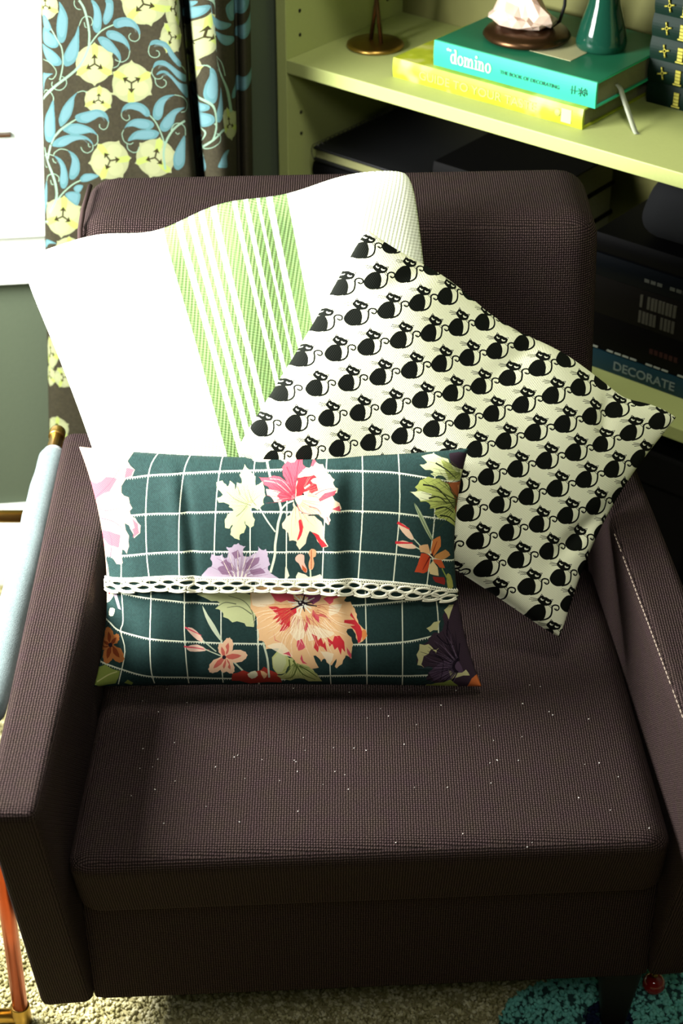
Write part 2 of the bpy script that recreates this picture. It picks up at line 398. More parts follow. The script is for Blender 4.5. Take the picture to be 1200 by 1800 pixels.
def draw_curtain():
    gA = get_fit('curtainA', lambda P: np.stack([(P[:, 0] - 70) / 258 * SA, 1 - P[:, 1] / 900], 1))
    gB = get_fit('curtainB', lambda P: np.stack([SA + (P[:, 0] - 328) / 100 * (1 - SA), 1 - P[:, 1] / 900], 1))
    c = Canvas(1700, 2000, hexc('333024'), gA, 1)
    BL = hexc('4d7276'); BL2 = hexc('6b8d94'); TE = hexc('74907c'); YE = hexc('878c68'); YG = hexc('8f9e4a'); DK = hexc('2e2a16')
    nzv = rng.random((250, 213)); nzv = np.kron(nzv, np.ones((8, 8)))[:2000, :1700, None]; c.a *= (0.94 + 0.12 * nzv).astype(np.float32)
    def leaf(P): c.poly(P, BL, 4); m = np.mean(P, 0); c.poly([(np.array(p) - m) * 0.72 + m for p in P], BL2, 4, alpha=0.35)
    def flower(x, y, rx, ry, a0, ym=1.0, tilt=0.0):
        c.frame(0, 0, 1); R = []
        for k in range(72):
            a = 2 * math.pi * k / 72 + a0; e = 1.0 + (0.15 if k % 12 == 0 else 0.04 if k % 12 in (1, 11) else 0.0) + 0.015 * math.sin(3 * a + x); R.append((x + rx * e * math.cos(a), y + ry * e * math.sin(a)))
        c.poly(R, YE, 0)
        for q in (0, 1, 2):
            a = a0 + 1.047 + q * 2.094; c.ell(x + rx * .52 * math.cos(a), y + ry * .52 * math.sin(a), rx * .40, ry * .40, YE * 1.06)
        for k in range(3):
            a = a0 + k * 2.094
            pts = [(x + rx * q * math.cos(a + d), y + ry * q * math.sin(a + d)) for q, d in ((0.35, -0.25), (0.62, -0.2), (1.0, -0.13), (1.0, 0.16), (0.62, 0.32), (0.35, 0.35))]
            c.poly(pts, YG, 3, alpha=0.75)
        for k in range(3):
            a = a0 + k * 2.094; rr = (rx + ry) / 2
            ca, sa = math.cos(a) * rx, math.sin(a) * ry; pa, pb = -math.sin(a) * rx, math.cos(a) * ry
            c.stroke([(x, y), (x + ca * 0.3, y + sa * 0.3)], rr * 0.075, DK, 0)
            c.poly([(x + ca * .52, y + sa * .52), (x + ca * .27 + pa * .18, y + sa * .27 + pb * .18), (x + ca * .31, y + sa * .31), (x + ca * .27 - pa * .18, y + sa * .27 - pb * .18)], DK, 0)
    c.clip = (0, int(SA * 1700) + 10)
    for f in [(166, 112.5, 34, 34, -1.57), (233, 147, 35, 35, 1.57), (173, 176, 25, 23, -1.5), (253, 7, 37, 36, 2.3), (194, 283, 35, 33, -0.1), (274, 278, 32, 33, -1.35), (110, 379, 30, 33, -1.5), (119, 434, 20, 18, -1.5),
              (302, 14, 14, 33, 3.1), (298, 64, 17, 27, 2.0), (80, 10, 22, 24, 0.4), (90, 622, 14, 26, 0.2), (86, 664, 13, 17, 0.4), (112, 662, 15, 18, 2.0), (101, 754, 19, 20, 0.6), (220, 360, 30, 30, 0.5), (290, 400, 30, 30, 1.0), (180, 470, 30, 30, 0), (260, 520, 30, 30, 1), (150, 560, 30, 30, 2), (220, 640, 30, 30, 0)]: flower(*f)
    c.frame(60, 0, 6)
    for P in [[(260,10),(300,60),(345,160),(350,260),(330,400),(290,450),(250,410),(235,300),(245,180),(265,90)], [(465,270),(470,400),(465,540),(430,640),(370,690),(320,690),(300,620),(330,530),(380,440),(430,360)],
              [(90,300),(180,345),(250,420),(255,480),(210,505),(150,490),(80,440)], [(70,480),(180,520),(260,590),(290,650),(270,685),(210,690),(150,650),(100,580),(70,530)], [(120,170),(160,230),(185,300),(150,330),(100,300),(75,180)],
              [(600,0),(640,10),(690,80),(715,180),(710,290),(680,345),(640,335),(615,270),(630,150),(620,60)], [(755,0),(830,0),(845,90),(830,180),(780,250),(745,255),(728,200),(745,130),(765,50)],
              [(840,240),(870,205),(950,185),(1030,200),(1095,260),(1125,330),(1120,380),(1090,320),(1040,290),(960,285),(890,300),(850,280)], [(765,345),(800,320),(880,335),(960,390),(1010,470),(1022,560),(1000,510),(950,465),(870,435),(800,410),(770,380)],
              [(675,400),(720,385),(800,420),(870,500),(915,570),(925,640),(910,650),(880,600),(830,560),(780,540),(710,480),(680,430)], [(425,1230),(460,1200),(560,1175),(660,1155),(740,1180),(780,1230),(790,1300),(750,1250),(690,1235),(620,1270),(540,1300),(450,1280)],
              [(260,1250),(290,1150),(340,1070),(400,1010),(450,975),(420,1030),(410,1120),(380,1220),(320,1300),(280,1330),(265,1300)], [(205,1050),(215,1150),(225,1300),(220,1440),(180,1500),(120,1490),(90,1400),(110,1260),(160,1150)],
              [(300,1360),(350,1310),(450,1300),(550,1330),(620,1370),(665,1430),(600,1400),(500,1415),(400,1420),(330,1390)], [(200,775),(140,820),(100,900),(80,1000),(65,900),(70,800),(130,780)]]: leaf(P)
    c.frame(60, 200, 6)
    for P in [[(195,330),(230,270),(320,225),(420,215),(530,235),(600,290),(615,330),(560,280),(480,270),(400,290),(310,340),(230,345)], [(350,380),(420,420),(465,490),(475,580),(450,650),(400,690),(365,670),(370,590),(390,500),(380,430)],
              [(215,440),(280,470),(325,540),(350,640),(350,730),(320,780),(285,770),(270,700),(280,600),(265,510)], [(475,680),(520,635),(600,630),(680,655),(620,690),(550,715),(490,715)], [(410,775),(450,745),(505,755),(490,800),(460,830),(420,810)],
              [(325,840),(370,815),(430,820),(480,850),(450,960),(380,920),(340,880)], [(130,720),(138,850),(130,960),(100,1060),(70,1080),(65,880),(100,790)], [(70,1400),(110,1350),(180,1340),(240,1365),(180,1370),(140,1400),(110,1440),(70,1440)]]: leaf(P)
    c.frame(200, 150, 5)
    for P in [[(325,270),(290,280),(250,245),(200,225),(140,215),(95,230),(75,250),(85,205),(130,165),(200,155),(270,175),(315,220)], [(360,350),(330,390),(250,390),(180,370),(120,375),(95,400),(130,340),(190,305),(260,300),(330,315)],
              [(400,430),(370,470),(290,485),(200,485),(135,500),(150,460),(200,415),(280,395),(360,395),(395,410)], [(350,280),(355,200),(390,130),(450,85),(520,75),(470,110),(440,170),(430,250),(410,295),(380,308)],
              [(405,370),(420,320),(460,260),(520,200),(600,180),(560,215),(530,260),(510,340),(470,395),(430,405)], [(515,640),(530,570),(560,500),(600,430),(605,560),(600,680),(560,735),(525,720)]]: leaf(P)
    c.frame(240, 0, 6)
    for P in [[(140,480),(160,430),(220,415),(300,440),(350,510),(390,580),(440,650),(430,695),(380,650),(330,580),(300,510),(250,475),(190,465)], [(175,720),(200,650),(270,630),(330,660),(400,720),(470,770),(525,800),(520,850),(470,850),(400,800),(340,730),(280,685),(220,685)],
              [(210,790),(240,745),(300,740),(360,790),(430,860),(540,900),(545,1010),(500,1020),(450,960),(400,890),(340,810),(280,765)]]: leaf(P)
    T = 1.5
    c.frame(60, 0, 6)
    for P, w in [([(470,270),(500,200),(545,170),(600,185),(615,235),(600,270)],T), ([(525,235),(535,280),(550,290)],T), ([(1120,360),(1115,410),(1075,440),(1025,425),(1008,385),(1030,355)],T), ([(1020,540),(1000,620),(940,660),(880,645),(860,630)],T), ([(920,640),(890,700),(840,722)],T),
              ([(420,0),(420,50),(450,90),(490,98)],T), ([(80,645),(150,650),(215,710),(235,770),(200,830),(160,830)],T), ([(195,860),(190,900),(230,940),(290,940),(335,890),(330,830),(290,800)],T), ([(90,1000),(120,960),(170,965),(205,1020),(205,1060)],T), ([(450,975),(510,960),(560,980)],T),
              ([(790,1290),(770,1350),(730,1370),(690,1345),(690,1310)],T), ([(470,0),(520,80),(555,200),(580,350),(575,480)],4), ([(575,490),(640,400),(720,320),(840,265)],2.6), ([(575,490),(520,620),(430,740),(230,900),(70,1070)],4.5), ([(180,300),(240,410),(290,510),(300,680),(270,840)],2.4), ([(230,1430),(300,1350),(430,1260)],2.4)]: c.stroke(P, w, TE)
    c.frame(60, 200, 6)
    for P, w in [([(180,330),(155,440),(150,480)],3.5), ([(90,380),(140,500),(200,640),(235,770),(235,900),(170,1050)],4), ([(250,900),(310,820),(400,740),(480,700)],2.5), ([(185,320),(230,220),(300,140),(430,60)],2.5), ([(615,330),(610,380),(560,412),(510,395),(485,350)],T), ([(665,220),(668,300),(630,340)],T),
              ([(565,310),(570,345),(590,350)],T), ([(350,380),(280,365),(225,400),(210,430)],T), ([(200,470),(210,500),(235,515)],T), ([(215,440),(140,430),(90,470),(80,520),(110,570),(140,575)],T), ([(130,720),(150,660),(210,630),(260,660),(260,710)],T), ([(180,700),(190,740),(210,745)],T), ([(70,1190),(110,1160),(150,1150)],3)]: c.stroke(P, w, TE)
    c.frame(200, 150, 5)
    for P, w in [([(75,250),(80,290),(120,318),(148,300),(140,268)],T), ([(95,400),(80,440),(100,500),(150,527),(182,512)],T), ([(125,525),(135,570),(185,600),(225,585),(232,550)],T), ([(325,270),(375,330),(420,430),(447,520)],2.2), ([(520,75),(580,90),(625,150),(610,210),(570,225)],T),
              ([(600,300),(540,350),(490,420),(450,520),(440,620),(455,740)],3.5), ([(495,390),(520,335),(565,325),(600,360),(605,430)],T), ([(530,405),(545,420),(560,410)],T)]: c.stroke(P, w, TE)
    c.frame(240, 0, 6)
    for P in [[(140,480),(130,540),(150,590),(200,605),(235,580),(230,540),(205,530)], [(175,720),(165,770),(200,825),(250,825),(270,800)], [(195,820),(210,890),(260,920),(300,890),(300,850),(275,830)], [(440,680),(525,760)]]: c.stroke(P, T, TE)
    # second and third fold
    c.fit = gB; c.clip = (int(SA * 1700), 1700)
    for f in [(350, 66, 27, 34, -1.5), (338, 119, 14, 25, 2.0), (404, 214, 12, 27, 0.3), (432, 50, 6, 30, 0.3), (380, 400, 30, 30, 0)]: flower(*f)
    c.frame(240, 0, 6)
    for P in [[(505,0),(600,0),(595,50),(550,65),(505,60)], [(500,90),(560,60),(630,65),(665,100),(640,160),(570,190),(500,180)], [(830,0),(870,150),(885,300),(870,430),(840,440),(815,380),(820,250),(830,100)], [(640,0),(740,0),(735,40),(690,50)],
              [(575,870),(620,920),(655,990),(630,1010),(590,980)], [(585,1000),(660,1050),(730,1120),(735,1170),(690,1170),(630,1140),(590,1080)], [(600,1130),(690,1170),(760,1240),(780,1310),(740,1340),(680,1310),(620,1230)], [(715,740),(770,820),(805,920),(800,1050),(770,1120),(730,1100),(700,1010),(700,900),(715,820)],
              [(905,920),(915,1000),(920,1130),(900,1260),(840,1330),(800,1320),(790,1240),(830,1120),(880,1010)], [(975,0),(1065,0),(1070,130),(1020,205),(985,160)], [(870,110),(950,160),(1000,230),(960,255),(900,230)], [(910,280),(1000,350),(1020,420),(970,430),(920,360)],
              [(1110,100),(1120,250),(1090,380),(1045,420),(1040,340),(1080,220)], [(1145,700),(1110,850),(1060,980),(1010,1010),(1015,920),(1060,820)]]: leaf(P)
    for P, w in [([(640,0),(720,120),(745,250),(780,430),(850,600),(930,780),(970,900),(990,1050),(1000,1150)],3.5), ([(770,0),(745,90),(738,160)],T), ([(655,985),(720,1080),(770,1180),(795,1330),(790,1440)],2.5), ([(650,680),(690,700),(715,740)],T), ([(880,590),(930,610),(950,680),(960,760)],T), ([(850,640),(840,690),(860,740),(885,745)],T)]: c.stroke(P, w, TE)
    c.frame(200, 150, 5)
    for P in [[(1010,560),(985,640),(980,740),(890,745),(930,650)], [(720,440),(795,432),(750,480),(735,560),(728,620),(715,520)], [(800,600),(825,680),(825,745),(785,745),(800,680)]]: leaf(P)
    for P, w in [([(710,325),(770,350),(810,410),(800,470),(770,480)],T), ([(850,360),(865,400),(850,490)],2.2), ([(970,400),(900,460),(800,540),(740,620)],3.5), ([(795,510),(805,545),(850,560),(900,530),(905,480),(870,455)],T), ([(735,640),(750,580),(790,580),(810,620)],T)]: c.stroke(P, w, TE)
    return c.image('curtain_print')

def print_mat(name, im, rough=0.85, weave=0.0016, bstr=0.25, spec=0.08, transl=0.0):
    t = NT(name, rough, 0, spec); uv = t.coord('UV')
    tex = t.n('ShaderNodeTexImage', image=im, extension='REPEAT' if transl else 'EXTEND'); t.put(tex.inputs[0], uv)
    ob = t.xyz(t.coord('Object')); w = 2 * math.pi / weave
    h = t.math('MULTIPLY', t.math('SINE', t.math('MULTIPLY', ob[0], w)), t.math('SINE', t.math('MULTIPLY', ob[2], w)))
    nz = t.noise(t.coord('Object'), 500, 2)
    t.color(t.mix(t.math('MULTIPLY', nz, 0.06), tex.outputs[0], (0.0, 0.0, 0.0)))
    t.bump(h, bstr, 0.0005)
    return t.m
cur = mesh_obj('curtain', V, Fc, print_mat('printed_curtain_cloth', draw_curtain(), transl=1), uv=UV)
tag(cur, 'brown curtain printed with pale yellow flowers and blue leaves beside the window', 'curtain')

# ------------------------------------------------------------------ bookcase
bc = thing('bookcase', 'cream open bookcase with shelves of books behind the armchair', 'bookcase', B0, ANG)
ZU, ZL, BW, BD = 0.78, 0.455, 0.92, 0.25
box('side_panel', (-0.021, 0, 0), (-0.004, BD + 0.012, 2.0), M['case'], bc, 0.001)
box('side_panel', (BW, 0, 0), (BW + 0.017, BD + 0.012, 2.0), M['case'], bc, 0.001)
box('back_panel', (-0.004, BD, 0.0), (BW, BD + 0.006, 2.0), M['case_back'], bc)
for z in (ZU, ZL, 1.003, 0.09, 1.42): box('shelf', (-0.004, 0, z - 0.0185), (BW, BD, z), M['case'], bc, 0.0012)  # the unseen shelf above is set low to shade the upper compartment
box('plinth', (-0.004, 0.02, 0), (BW, 0.035, 0.0715), M['case'], bc)
box('top_panel', (-0.021, 0, 2.0), (BW + 0.017, BD + 0.012, 2.018), M['case'], bc, 0.001)
for (y, z) in [(0.028, 0.838), (0.028, 0.87), (0.028, 0.806), (0.215, 0.838), (0.215, 0.87), (0.215, 0.806), (0.028, 0.70), (0.028, 0.67)]:
    o = lathe('pin_hole', [(0.0026, 0), (0.0026, 0.0004)], M['black'], bc, 12, (-0.004, y, z)); o.rotation_euler = (0, math.pi / 2, 0)

def bk(x, y, z): return B0 + ex * x + ey * y + Vector((0, 0, z))
def book(name, label, x0, x1, y0, depth, z0, th, cover, dz=0.0, group=None, spine=None, page=None, round_spine=0.004, rot=0.0):
    """a closed book lying flat; spine towards the front of the case (local -y)"""
    t = thing(name, label, 'book', bk((x0 + x1) / 2, y0, z0), ANG + rot, group); h = (x1 - x0) / 2; c = 0.0022
    V = []; n = 8
    prof = [(depth, 0), (0.004, 0)] + [(0.004 - round_spine * math.sin(math.pi * k / n), th * k / n) for k in range(1, n)] + [(0.004, th), (depth, th), (depth, th - c), (0.007, th - c), (0.007, c), (depth, c)]
    m = len(prof)
    for s in (-h, h): V += [(s, p[0], p[1]) for p in prof]
    Fc = [(i, (i + 1) % m, m + (i + 1) % m, m + i) for i in range(m)]
    # end caps as strips: lower board, spine, upper board
    for b in (0, m):
        g = [b + k for k in range(m)]
        quads = [(g[0], g[1], g[m - 2], g[m - 1]), (g[n + 1], g[n + 2], g[n + 3], g[n + 4])]
        sp = [g[k] for k in range(1, n + 2)] + [g[n + 4], g[m - 2]]
        Fc += quads + [tuple(sp)]
    cv = mesh_obj('cover', V, Fc, cover, t, smooth=False)
    bm = bmesh.new(); bm.from_mesh(cv.data); bmesh.ops.recalc_face_normals(bm, faces=list(bm.faces)); bm.to_mesh(cv.data); bm.free()
    box('pages', (-h + 0.003, 0.0075, c + 0.0002), (h - 0.003, depth - 0.003, th - c - 0.0002), page or M['paper'], t)
    return t
def spine_text(t, s, size, mat, x, z, sx=1.0, bold=0.0, name='title', y=-0.0006):
    return text(name, s, size, mat, t, (x, y, z), (1, 0, 0), (0, 0, 1), sx, bold)

yb_m = NT('lime_book_cloth', 0.45, 0, 0.4); nzb = yb_m.noise(yb_m.coord('Object'), 22, 2, 0.6)
yb_m.color(yb_m.ramp(nzb, [(0.40, lin('8f9c20')), (0.56, lin('a3ad2a')), (0.68, lin('b9bb66'))]))
yb = book('book', 'lime yellow hardback lying flat on the shelf under the turquoise book', 0.143, 0.428, 0.034, 0.165, ZU + 0.0003, 0.0255, yb_m.m, round_spine=0.0015)
M['yb_text'] = plain('pale_olive_ink', 'b4b766', 0.6)
spine_text(yb, 'GUIDE TO YOUR TASTE', 0.0155, M['yb_text'], -0.100, 0.0075, 1.06, -0.0001, y=0.0018)
lathe('emblem', [(0.0045, 0), (0.0045, 0.0004)], M['yb_text'], yb, 16, (0.108, 0.0022, 0.014)).rotation_euler = (math.pi / 2, 0, 0)
box('publisher_panel', (0.113, 0.0020, 0.004), (0.127, 0.0024, 0.021), plain('pale_panel', 'c4c684', 0.6), yb)
db_m = plain('turquoise_book_cover', '2fae86', 0.4, var=0.06); dom = book('book', 'turquoise domino decorating book lying on the lime yellow book', 0.200, 0.438, 0.043, 0.190, ZU + 0.0263, 0.032, db_m, round_spine=0.001)
dtop = plain('dark_green_cover_print', '1f6a4a', 0.45, var=0.2, scale=25)
box('front_board_print', (-0.1185, 0.006, 0.032), (0.1185, 0.189, 0.0324), dtop, dom)
box('cover_photo', (-0.06, 0.045, 0.0324), (0.055, 0.120, 0.0328), plain('cream_cover_photo', 'b9b58a', 0.5), dom)
M['ink_white'] = plain('cream_ink', 'e6ead0', 0.6); M['ink_grey'] = plain('dark_green_ink', '1d5a48', 0.6)
# "domino" in a slab serif, drawn as strokes
def slab_word(t, word, x, z, hgt, mat, y):
    G = []; X = 0.0; s = hgt; w = 0.17
    def rect(a, b, c, d): G.append(([(a, y, c), (b, y, c), (b, y, d), (a, y, d), (a, y - .0003, c), (b, y - .0003, c), (b, y - .0003, d), (a, y - .0003, d)], [(4, 5, 6, 7), (0, 3, 2, 1), (0, 1, 5, 4), (2, 3, 7, 6), (1, 2, 6, 5), (3, 0, 4, 7)]))
    def ring(cx, cz, rx, rz, thx, thz, a0=0, a1=360):
        n = 22; V = []; Fq = []
        for k in range(n + 1):
            a = math.radians(a0 + (a1 - a0) * k / n)
            for q in (1, 0):
                V.append((cx + (rx - (0 if q else thx)) * math.cos(a), y - .0003, cz + (rz - (0 if q else thz)) * math.sin(a)))
        for k in range(n): Fq.append((2 * k, 2 * k + 1, 2 * k + 3, 2 * k + 2))
        G.append((V, Fq))
    def stem(a, top, foot=True, head=True):
        rect(x + a * s, x + (a + w) * s, z, z + top * s)
        if foot: rect(x + (a - .1) * s, x + (a + w + .1) * s, z, z + .09 * s)
        if head: rect(x + (a - .12) * s, x + (a + w) * s, z + (top - .09) * s, z + top * s)
    for ch in word:
        if ch == 'd': ring(x + (X + .33) * s, z + .5 * s, .33 * s, .52 * s, .17 * s, .09 * s); stem(X + .55, 1.5, True, True); X += .92
        elif ch == 'o': ring(x + (X + .36) * s, z + .5 * s, .36 * s, .52 * s, .17 * s, .09 * s); X += .80
        elif ch == 'i': stem(X + .12, 1.0); ring(x + (X + .2) * s, z + 1.33 * s, .13 * s, .13 * s, .125 * s, .125 * s); X += .46
        elif ch in 'nm':
            stem(X + .1, 1.0); k = 1 if ch == 'n' else 2
            for q in range(k):
                ring(x + (X + .42 + q * .46) * s, z + .62 * s, .27 * s, .38 * s, .16 * s, .13 * s, 0, 180); stem(X + .525 + q * .46, .64, True, False)
            X += .90 if ch == 'n' else 1.36
    Vv, Ff = join_geo(G); return mesh_obj('title', Vv, Ff, mat, t, smooth=False)
slab_word(dom, 'domino', -0.092, 0.0092, 0.0118, M['ink_white'], 0.0022)
spine_text(dom, 'THE BOOK OF DECORATING', 0.0064, M['ink_grey'], -0.018, 0.0125, 1.02, 0.0, name='subtitle', y=0.0022)
spine_text(dom, 'the', 0.0055, M['ink_white'], -0.0985, 0.0236, 1.0, 0, name='small_word', y=0.0022)
gm = [tube_geo([(0.086 + a, 0.0024, 0.011 + b), (0.086 + c, 0.0024, 0.011 + d)], 0.0005, 5) for a, b, c, d in [(0, 0, 0, .010), (.004, .001, .004, .011), (-.002, .005, .007, .005), (.009, .002, .017, .009), (.009, .009, .017, .002), (.012, .0, .013, .011), (.018, .001, .018, .011), (.021, .003, .020, .010), (.008, .006, .022, .0055)]]
mesh_obj('flourish', *join_geo(gm), M['ink_grey'], dom)
# ribbon
rb = NT('ribbon_satin', 0.3, 0, 0.5); rb.color(lin('b9c0a8')); rb.b.inputs['Transmission Weight'].default_value = 0.35; rb.b.inputs['Roughness'].default_value = 0.35
pts = [Vector((0.100, 0.060, 0.016)), Vector((0.121, 0.052, 0.014)), Vector((0.131, 0.046, 0.006)), Vector((0.146, 0.038, -0.010)), Vector((0.162, 0.028, -0.0245)), Vector((0.168, 0.024, -0.0255))]
Vr = []; Fr = []
sp = smooth_pts([tuple(p) for p in pts], False, 5)
for i, p in enumerate(sp):
    for d, e in ((-0.0035, 0), (0.0035, 0), (0.0035, 0.0004), (-0.0035, 0.0004)): Vr.append((p[0] + d * 0.6, p[1] + d * 0.7, p[2] + e))
for i in range(len(sp) - 1):
    for k in range(4): Fr.append((4 * i + k, 4 * i + (k + 1) % 4, 4 * i + 4 + (k + 1) % 4, 4 * i + 4 + k))
mesh_obj('ribbon_bookmark', Vr, Fr, rb.m, dom)['label'] = 'pale satin ribbon hanging from the pages'

# brass stand with two rods
st = thing('rod_stand', 'dark brass stand with round base and two crossing rods on the shelf', 'stand', bk(0.055, 0.113, ZU + 0.0003), ANG)
lathe('base', [(0.0, 0.0), (0.036, 0.0), (0.0385, 0.002), (0.038, 0.0045), (0.034, 0.0065), (0.012, 0.009), (0.0, 0.0095)], M['brass'], st, 48)
for a, b in (((-0.006, -0.002), (0.012, 0.004)), ((0.013, -0.004), (-0.016, 0.006))):
    tube('rod', [(a[0], a[1], 0.008), (a[0] * 0.5 + b[0] * 0.5, a[1] * 0.5 + b[1] * 0.5, 0.08), (b[0], b[1], 0.17)], 0.0029, M['dark_bronze'], st, 10)
lathe('top_cup', [(0.0, 0.165), (0.02, 0.168), (0.03, 0.18), (0.032, 0.19), (0.029, 0.19), (0.018, 0.173), (0.0, 0.171)], M['brass'], st, 32)

# bronze dish, crystal, wire and green vase on the turquoise book
ZT = ZU + 0.0263 + 0.0330
dish = thing('round_stand', 'dark bronze round plinth with gold glint on the turquoise book', 'stand', bk(0.287, 0.122, ZT), ANG)
lathe('plinth_body', [(0.0, 0.0), (0.045, 0.0), (0.053, 0.003), (0.055, 0.006), (0.051, 0.011), (0.042, 0.0145), (0.036, 0.016), (0.0, 0.0165)], M['dark_bronze'], dish, 48)
tube('hook_wire', [(0.024, 0.012, 0.014), (0.038, 0.014, 0.026), (0.043, 0.015, 0.046), (0.043, 0.015, 0.070), (0.032, 0.014, 0.105)], 0.0022, M['black'], dish, 8)
qz = NT('pink_quartz', 0.35, 0, 0.5); qz.color(qz.mix(qz.noise(qz.coord('Object'), 45, 3), lin('b79a86'), lin('d9c3b2'))); qz.b.inputs['Subsurface Weight'].default_value = 0.15
bm = bmesh.new(); bmesh.ops.create_icosphere(bm, subdivisions=3, radius=1)
for v in bm.verts:
    p = v.co.copy(); a = math.atan2(p.y, p.x)
    w = 1 + 0.13 * math.sin(3 * a + 1 + 2 * p.z) + 0.07 * math.sin(5 * a + p.z * 7) + 0.07 * math.sin(9 * p.z + 6 * p.x)
    hgt = p.z * 0.019 if p.z < 0.2 else 0.0038 + (p.z - 0.2) * 0.055
    k = 1 - 0.45 * max(0, p.z)
    v.co = Vector((p.x * 0.043 * w * k - 0.002, p.y * 0.029 * w * k, max(-0.010, hgt) + 0.010 + 0.0022 * math.sin(4 * a + 9 * p.z) + 0.0012 * math.sin(17 * p.x + 11 * p.y)))
me = bpy.data.meshes.new('quartz_rock'); bm.to_mesh(me); bm.free(); me.materials.append(qz.m)
qo = link('quartz_rock', me, None, bk(0.281, 0.118, ZT + 0.0185)); qo.rotation_euler = (0, 0, ANG); tag(qo, 'rough pinkish white quartz rock on the round bronze plinth', 'rock')
gg = NT('green_glass', 0.06, 0, 0.5); gg.color(lin('1f5a46')); gg.b.inputs['Transmission Weight'].default_value = 0.55; gg.b.inputs['IOR'].default_value = 1.45
vz = lathe('glass_vase', [(0.0, 0.0), (0.028, 0.0), (0.031, 0.003), (0.0315, 0.010), (0.027, 0.03), (0.0195, 0.055), (0.0145, 0.085), (0.013, 0.11), (0.015, 0.13), (0.018, 0.14), (0.0165, 0.14), (0.0115, 0.112), (0.013, 0.083), (0.018, 0.055), (0.0255, 0.03), (0.030, 0.010), (0.0, 0.006)], gg.m, None, 48, bk(0.377, 0.152, ZT))
tag(vz, 'dark green glass vase standing behind the turquoise book corner', 'vase')

# green encyclopaedia stack
gcov = plain('dark_green_book_cloth', '0a1f17', 0.55, spec=0.12, var=0.15)
zz = ZU + 0.0003; offs = [0.0, 0.0, 0.001, 0.002, 0.004, 0.006, 0.008]
place = ['lowest of the stack on the shelf', 'second from the bottom of its stack', 'third from the bottom, with bright gold band', 'fourth from the bottom of its stack', 'fifth from the bottom of its stack', 'sixth from the bottom, cut by the frame edge', 'seventh from the bottom above the frame', 'topmost of the stack above the frame']
for i in range(7):
    b = book('book', 'dark green gold-stamped volume, ' + place[i], 0.4395 + offs[i], 0.6595 + offs[i], 0.168 - 0.13 + 0.125 - 0.002 * i, 0.080, zz, 0.0282, gcov, group='dark green volumes in a stack', round_spine=0.003)
    yv = -0.0004
    if i not in (0,):
        mesh_obj('emblem', *join_geo([tube_geo([(-0.089 + 0.0035 * math.cos(a) * k, yv, 0.014 + 0.0055 * math.sin(a) * k) for a in np.linspace(0, 2 * math.pi, 12)], 0.0006, 4) for k in (0.45,)] +
             [tube_geo([(-0.089 + dx * 0.0065, yv, 0.014 + dz * 0.0075), (-0.089 + dx * 0.002, yv, 0.014 + dz * 0.003)], 0.0011, 5) for dx, dz in ((1, 0.25), (-1, -0.25), (0.25, -1), (-0.25, 1))]), M['gold'], b)
    boxes('gold_band', [((-0.071, yv - 0.0003, 0.006 + 0.0042 * k), (-0.064, yv + 0.001, 0.0094 + 0.0042 * k)) for k in range(4)] + [((-0.073, yv - 0.0003, 0.0035), (-0.062, yv + 0.001, 0.0052))], M['gold'], b)
    xs = -0.055; bl = []
    for k in range(11):
        wd = 0.002 + 0.0014 * ((k * 7 + i) % 3); bl.append(((xs, yv - 0.0003, 0.0125), (xs + wd, yv + 0.001, 0.0165))); xs += wd + 0.0007
    boxes('gold_line', bl, M['gold'], b)
    zz += 0.0285

# lower shelf
M['nb'] = plain('black_notebook_cover', '0d0e0f', 0.5); M['wire'] = plain('grey_wire', '55564c', 0.4, 0.6)
nb = thing('spiral_notebook', 'black spiral-bound notebook lying at the left end of the lower shelf', 'notebook', bk(0.09, 0.03, 0.6515), ANG)
box('cover', (-0.075, 0, 0), (0.10, 0.2, 0.004), M['nb'], nb, 0.001); box('pages', (-0.073, 0.004, -0.012), (0.098, 0.198, 0), plain('dim_paper', '77784f', 0.9), nb); box('cover', (-0.075, 0, -0.016), (0.10, 0.2, -0.012), M['nb'], nb, 0.001)
mesh_obj('spiral_binding', *join_geo([tube_geo([(-0.075 + 0.008 * math.cos(a), 0.006 + 0.0095 * k, -0.006 + 0.012 * math.sin(a)) for a in np.linspace(0, 2 * math.pi, 12)], 0.0007, 5) for k in range(20)]), M['wire'], nb)
zz = ZL + 0.0003
DK_ = [('060605', 0.042), ('080706', 0.036), ('060807', 0.040), ('070605', 0.034), ('050506', 0.0235)]
lab = ['black album at the bottom of the left pile on the lower shelf', 'brown-black album second in the left pile under the notebook', 'black-green album third in the left pile under the notebook', 'brown-black album fourth in the left pile under the notebook', 'blue-black thin album directly under the spiral notebook']
for (c, th), l in zip(DK_, lab):
    book('photo_album', l, 0.012, 0.19, 0.03, 0.19, zz, th, plain('dark_cover_' + c, c, 0.6, spec=0.08), round_spine=0.003)['category'] = 'album'; zz += th + 0.0003
zz = ZL + 0.0003
b = None
for i, (c, th, l) in enumerate([('060505', 0.045, 'thick black book at the bottom of the middle pile behind the chair'), ('070606', 0.040, 'black book second in the middle pile behind the chair'), ('050606', 0.05, 'thick black book third in the middle pile behind the chair'), ('070606', 0.042, 'brown-black book fourth in the middle pile behind the chair'), ('050505', 0.042, 'black book with faint grey spine title on the middle pile')]):
    b = book('book', l, 0.20, 0.37, 0.05, 0.18, zz, th, plain('dark_cover_m%d' % i, c, 0.6, spec=0.08), round_spine=0.003); zz += th + 0.0003
M['ink_dim'] = plain('dim_grey_ink', '3d3f38', 0.7); M['ink_mid'] = plain('grey_ink', '8f9488', 0.7)
boxes('spine_title', [((-0.07 + 0.009 * k, -0.0002, 0.015), (-0.064 + 0.009 * k, 0.002, 0.024)) for k in range(11) if k != 5], M['ink_dim'], b)
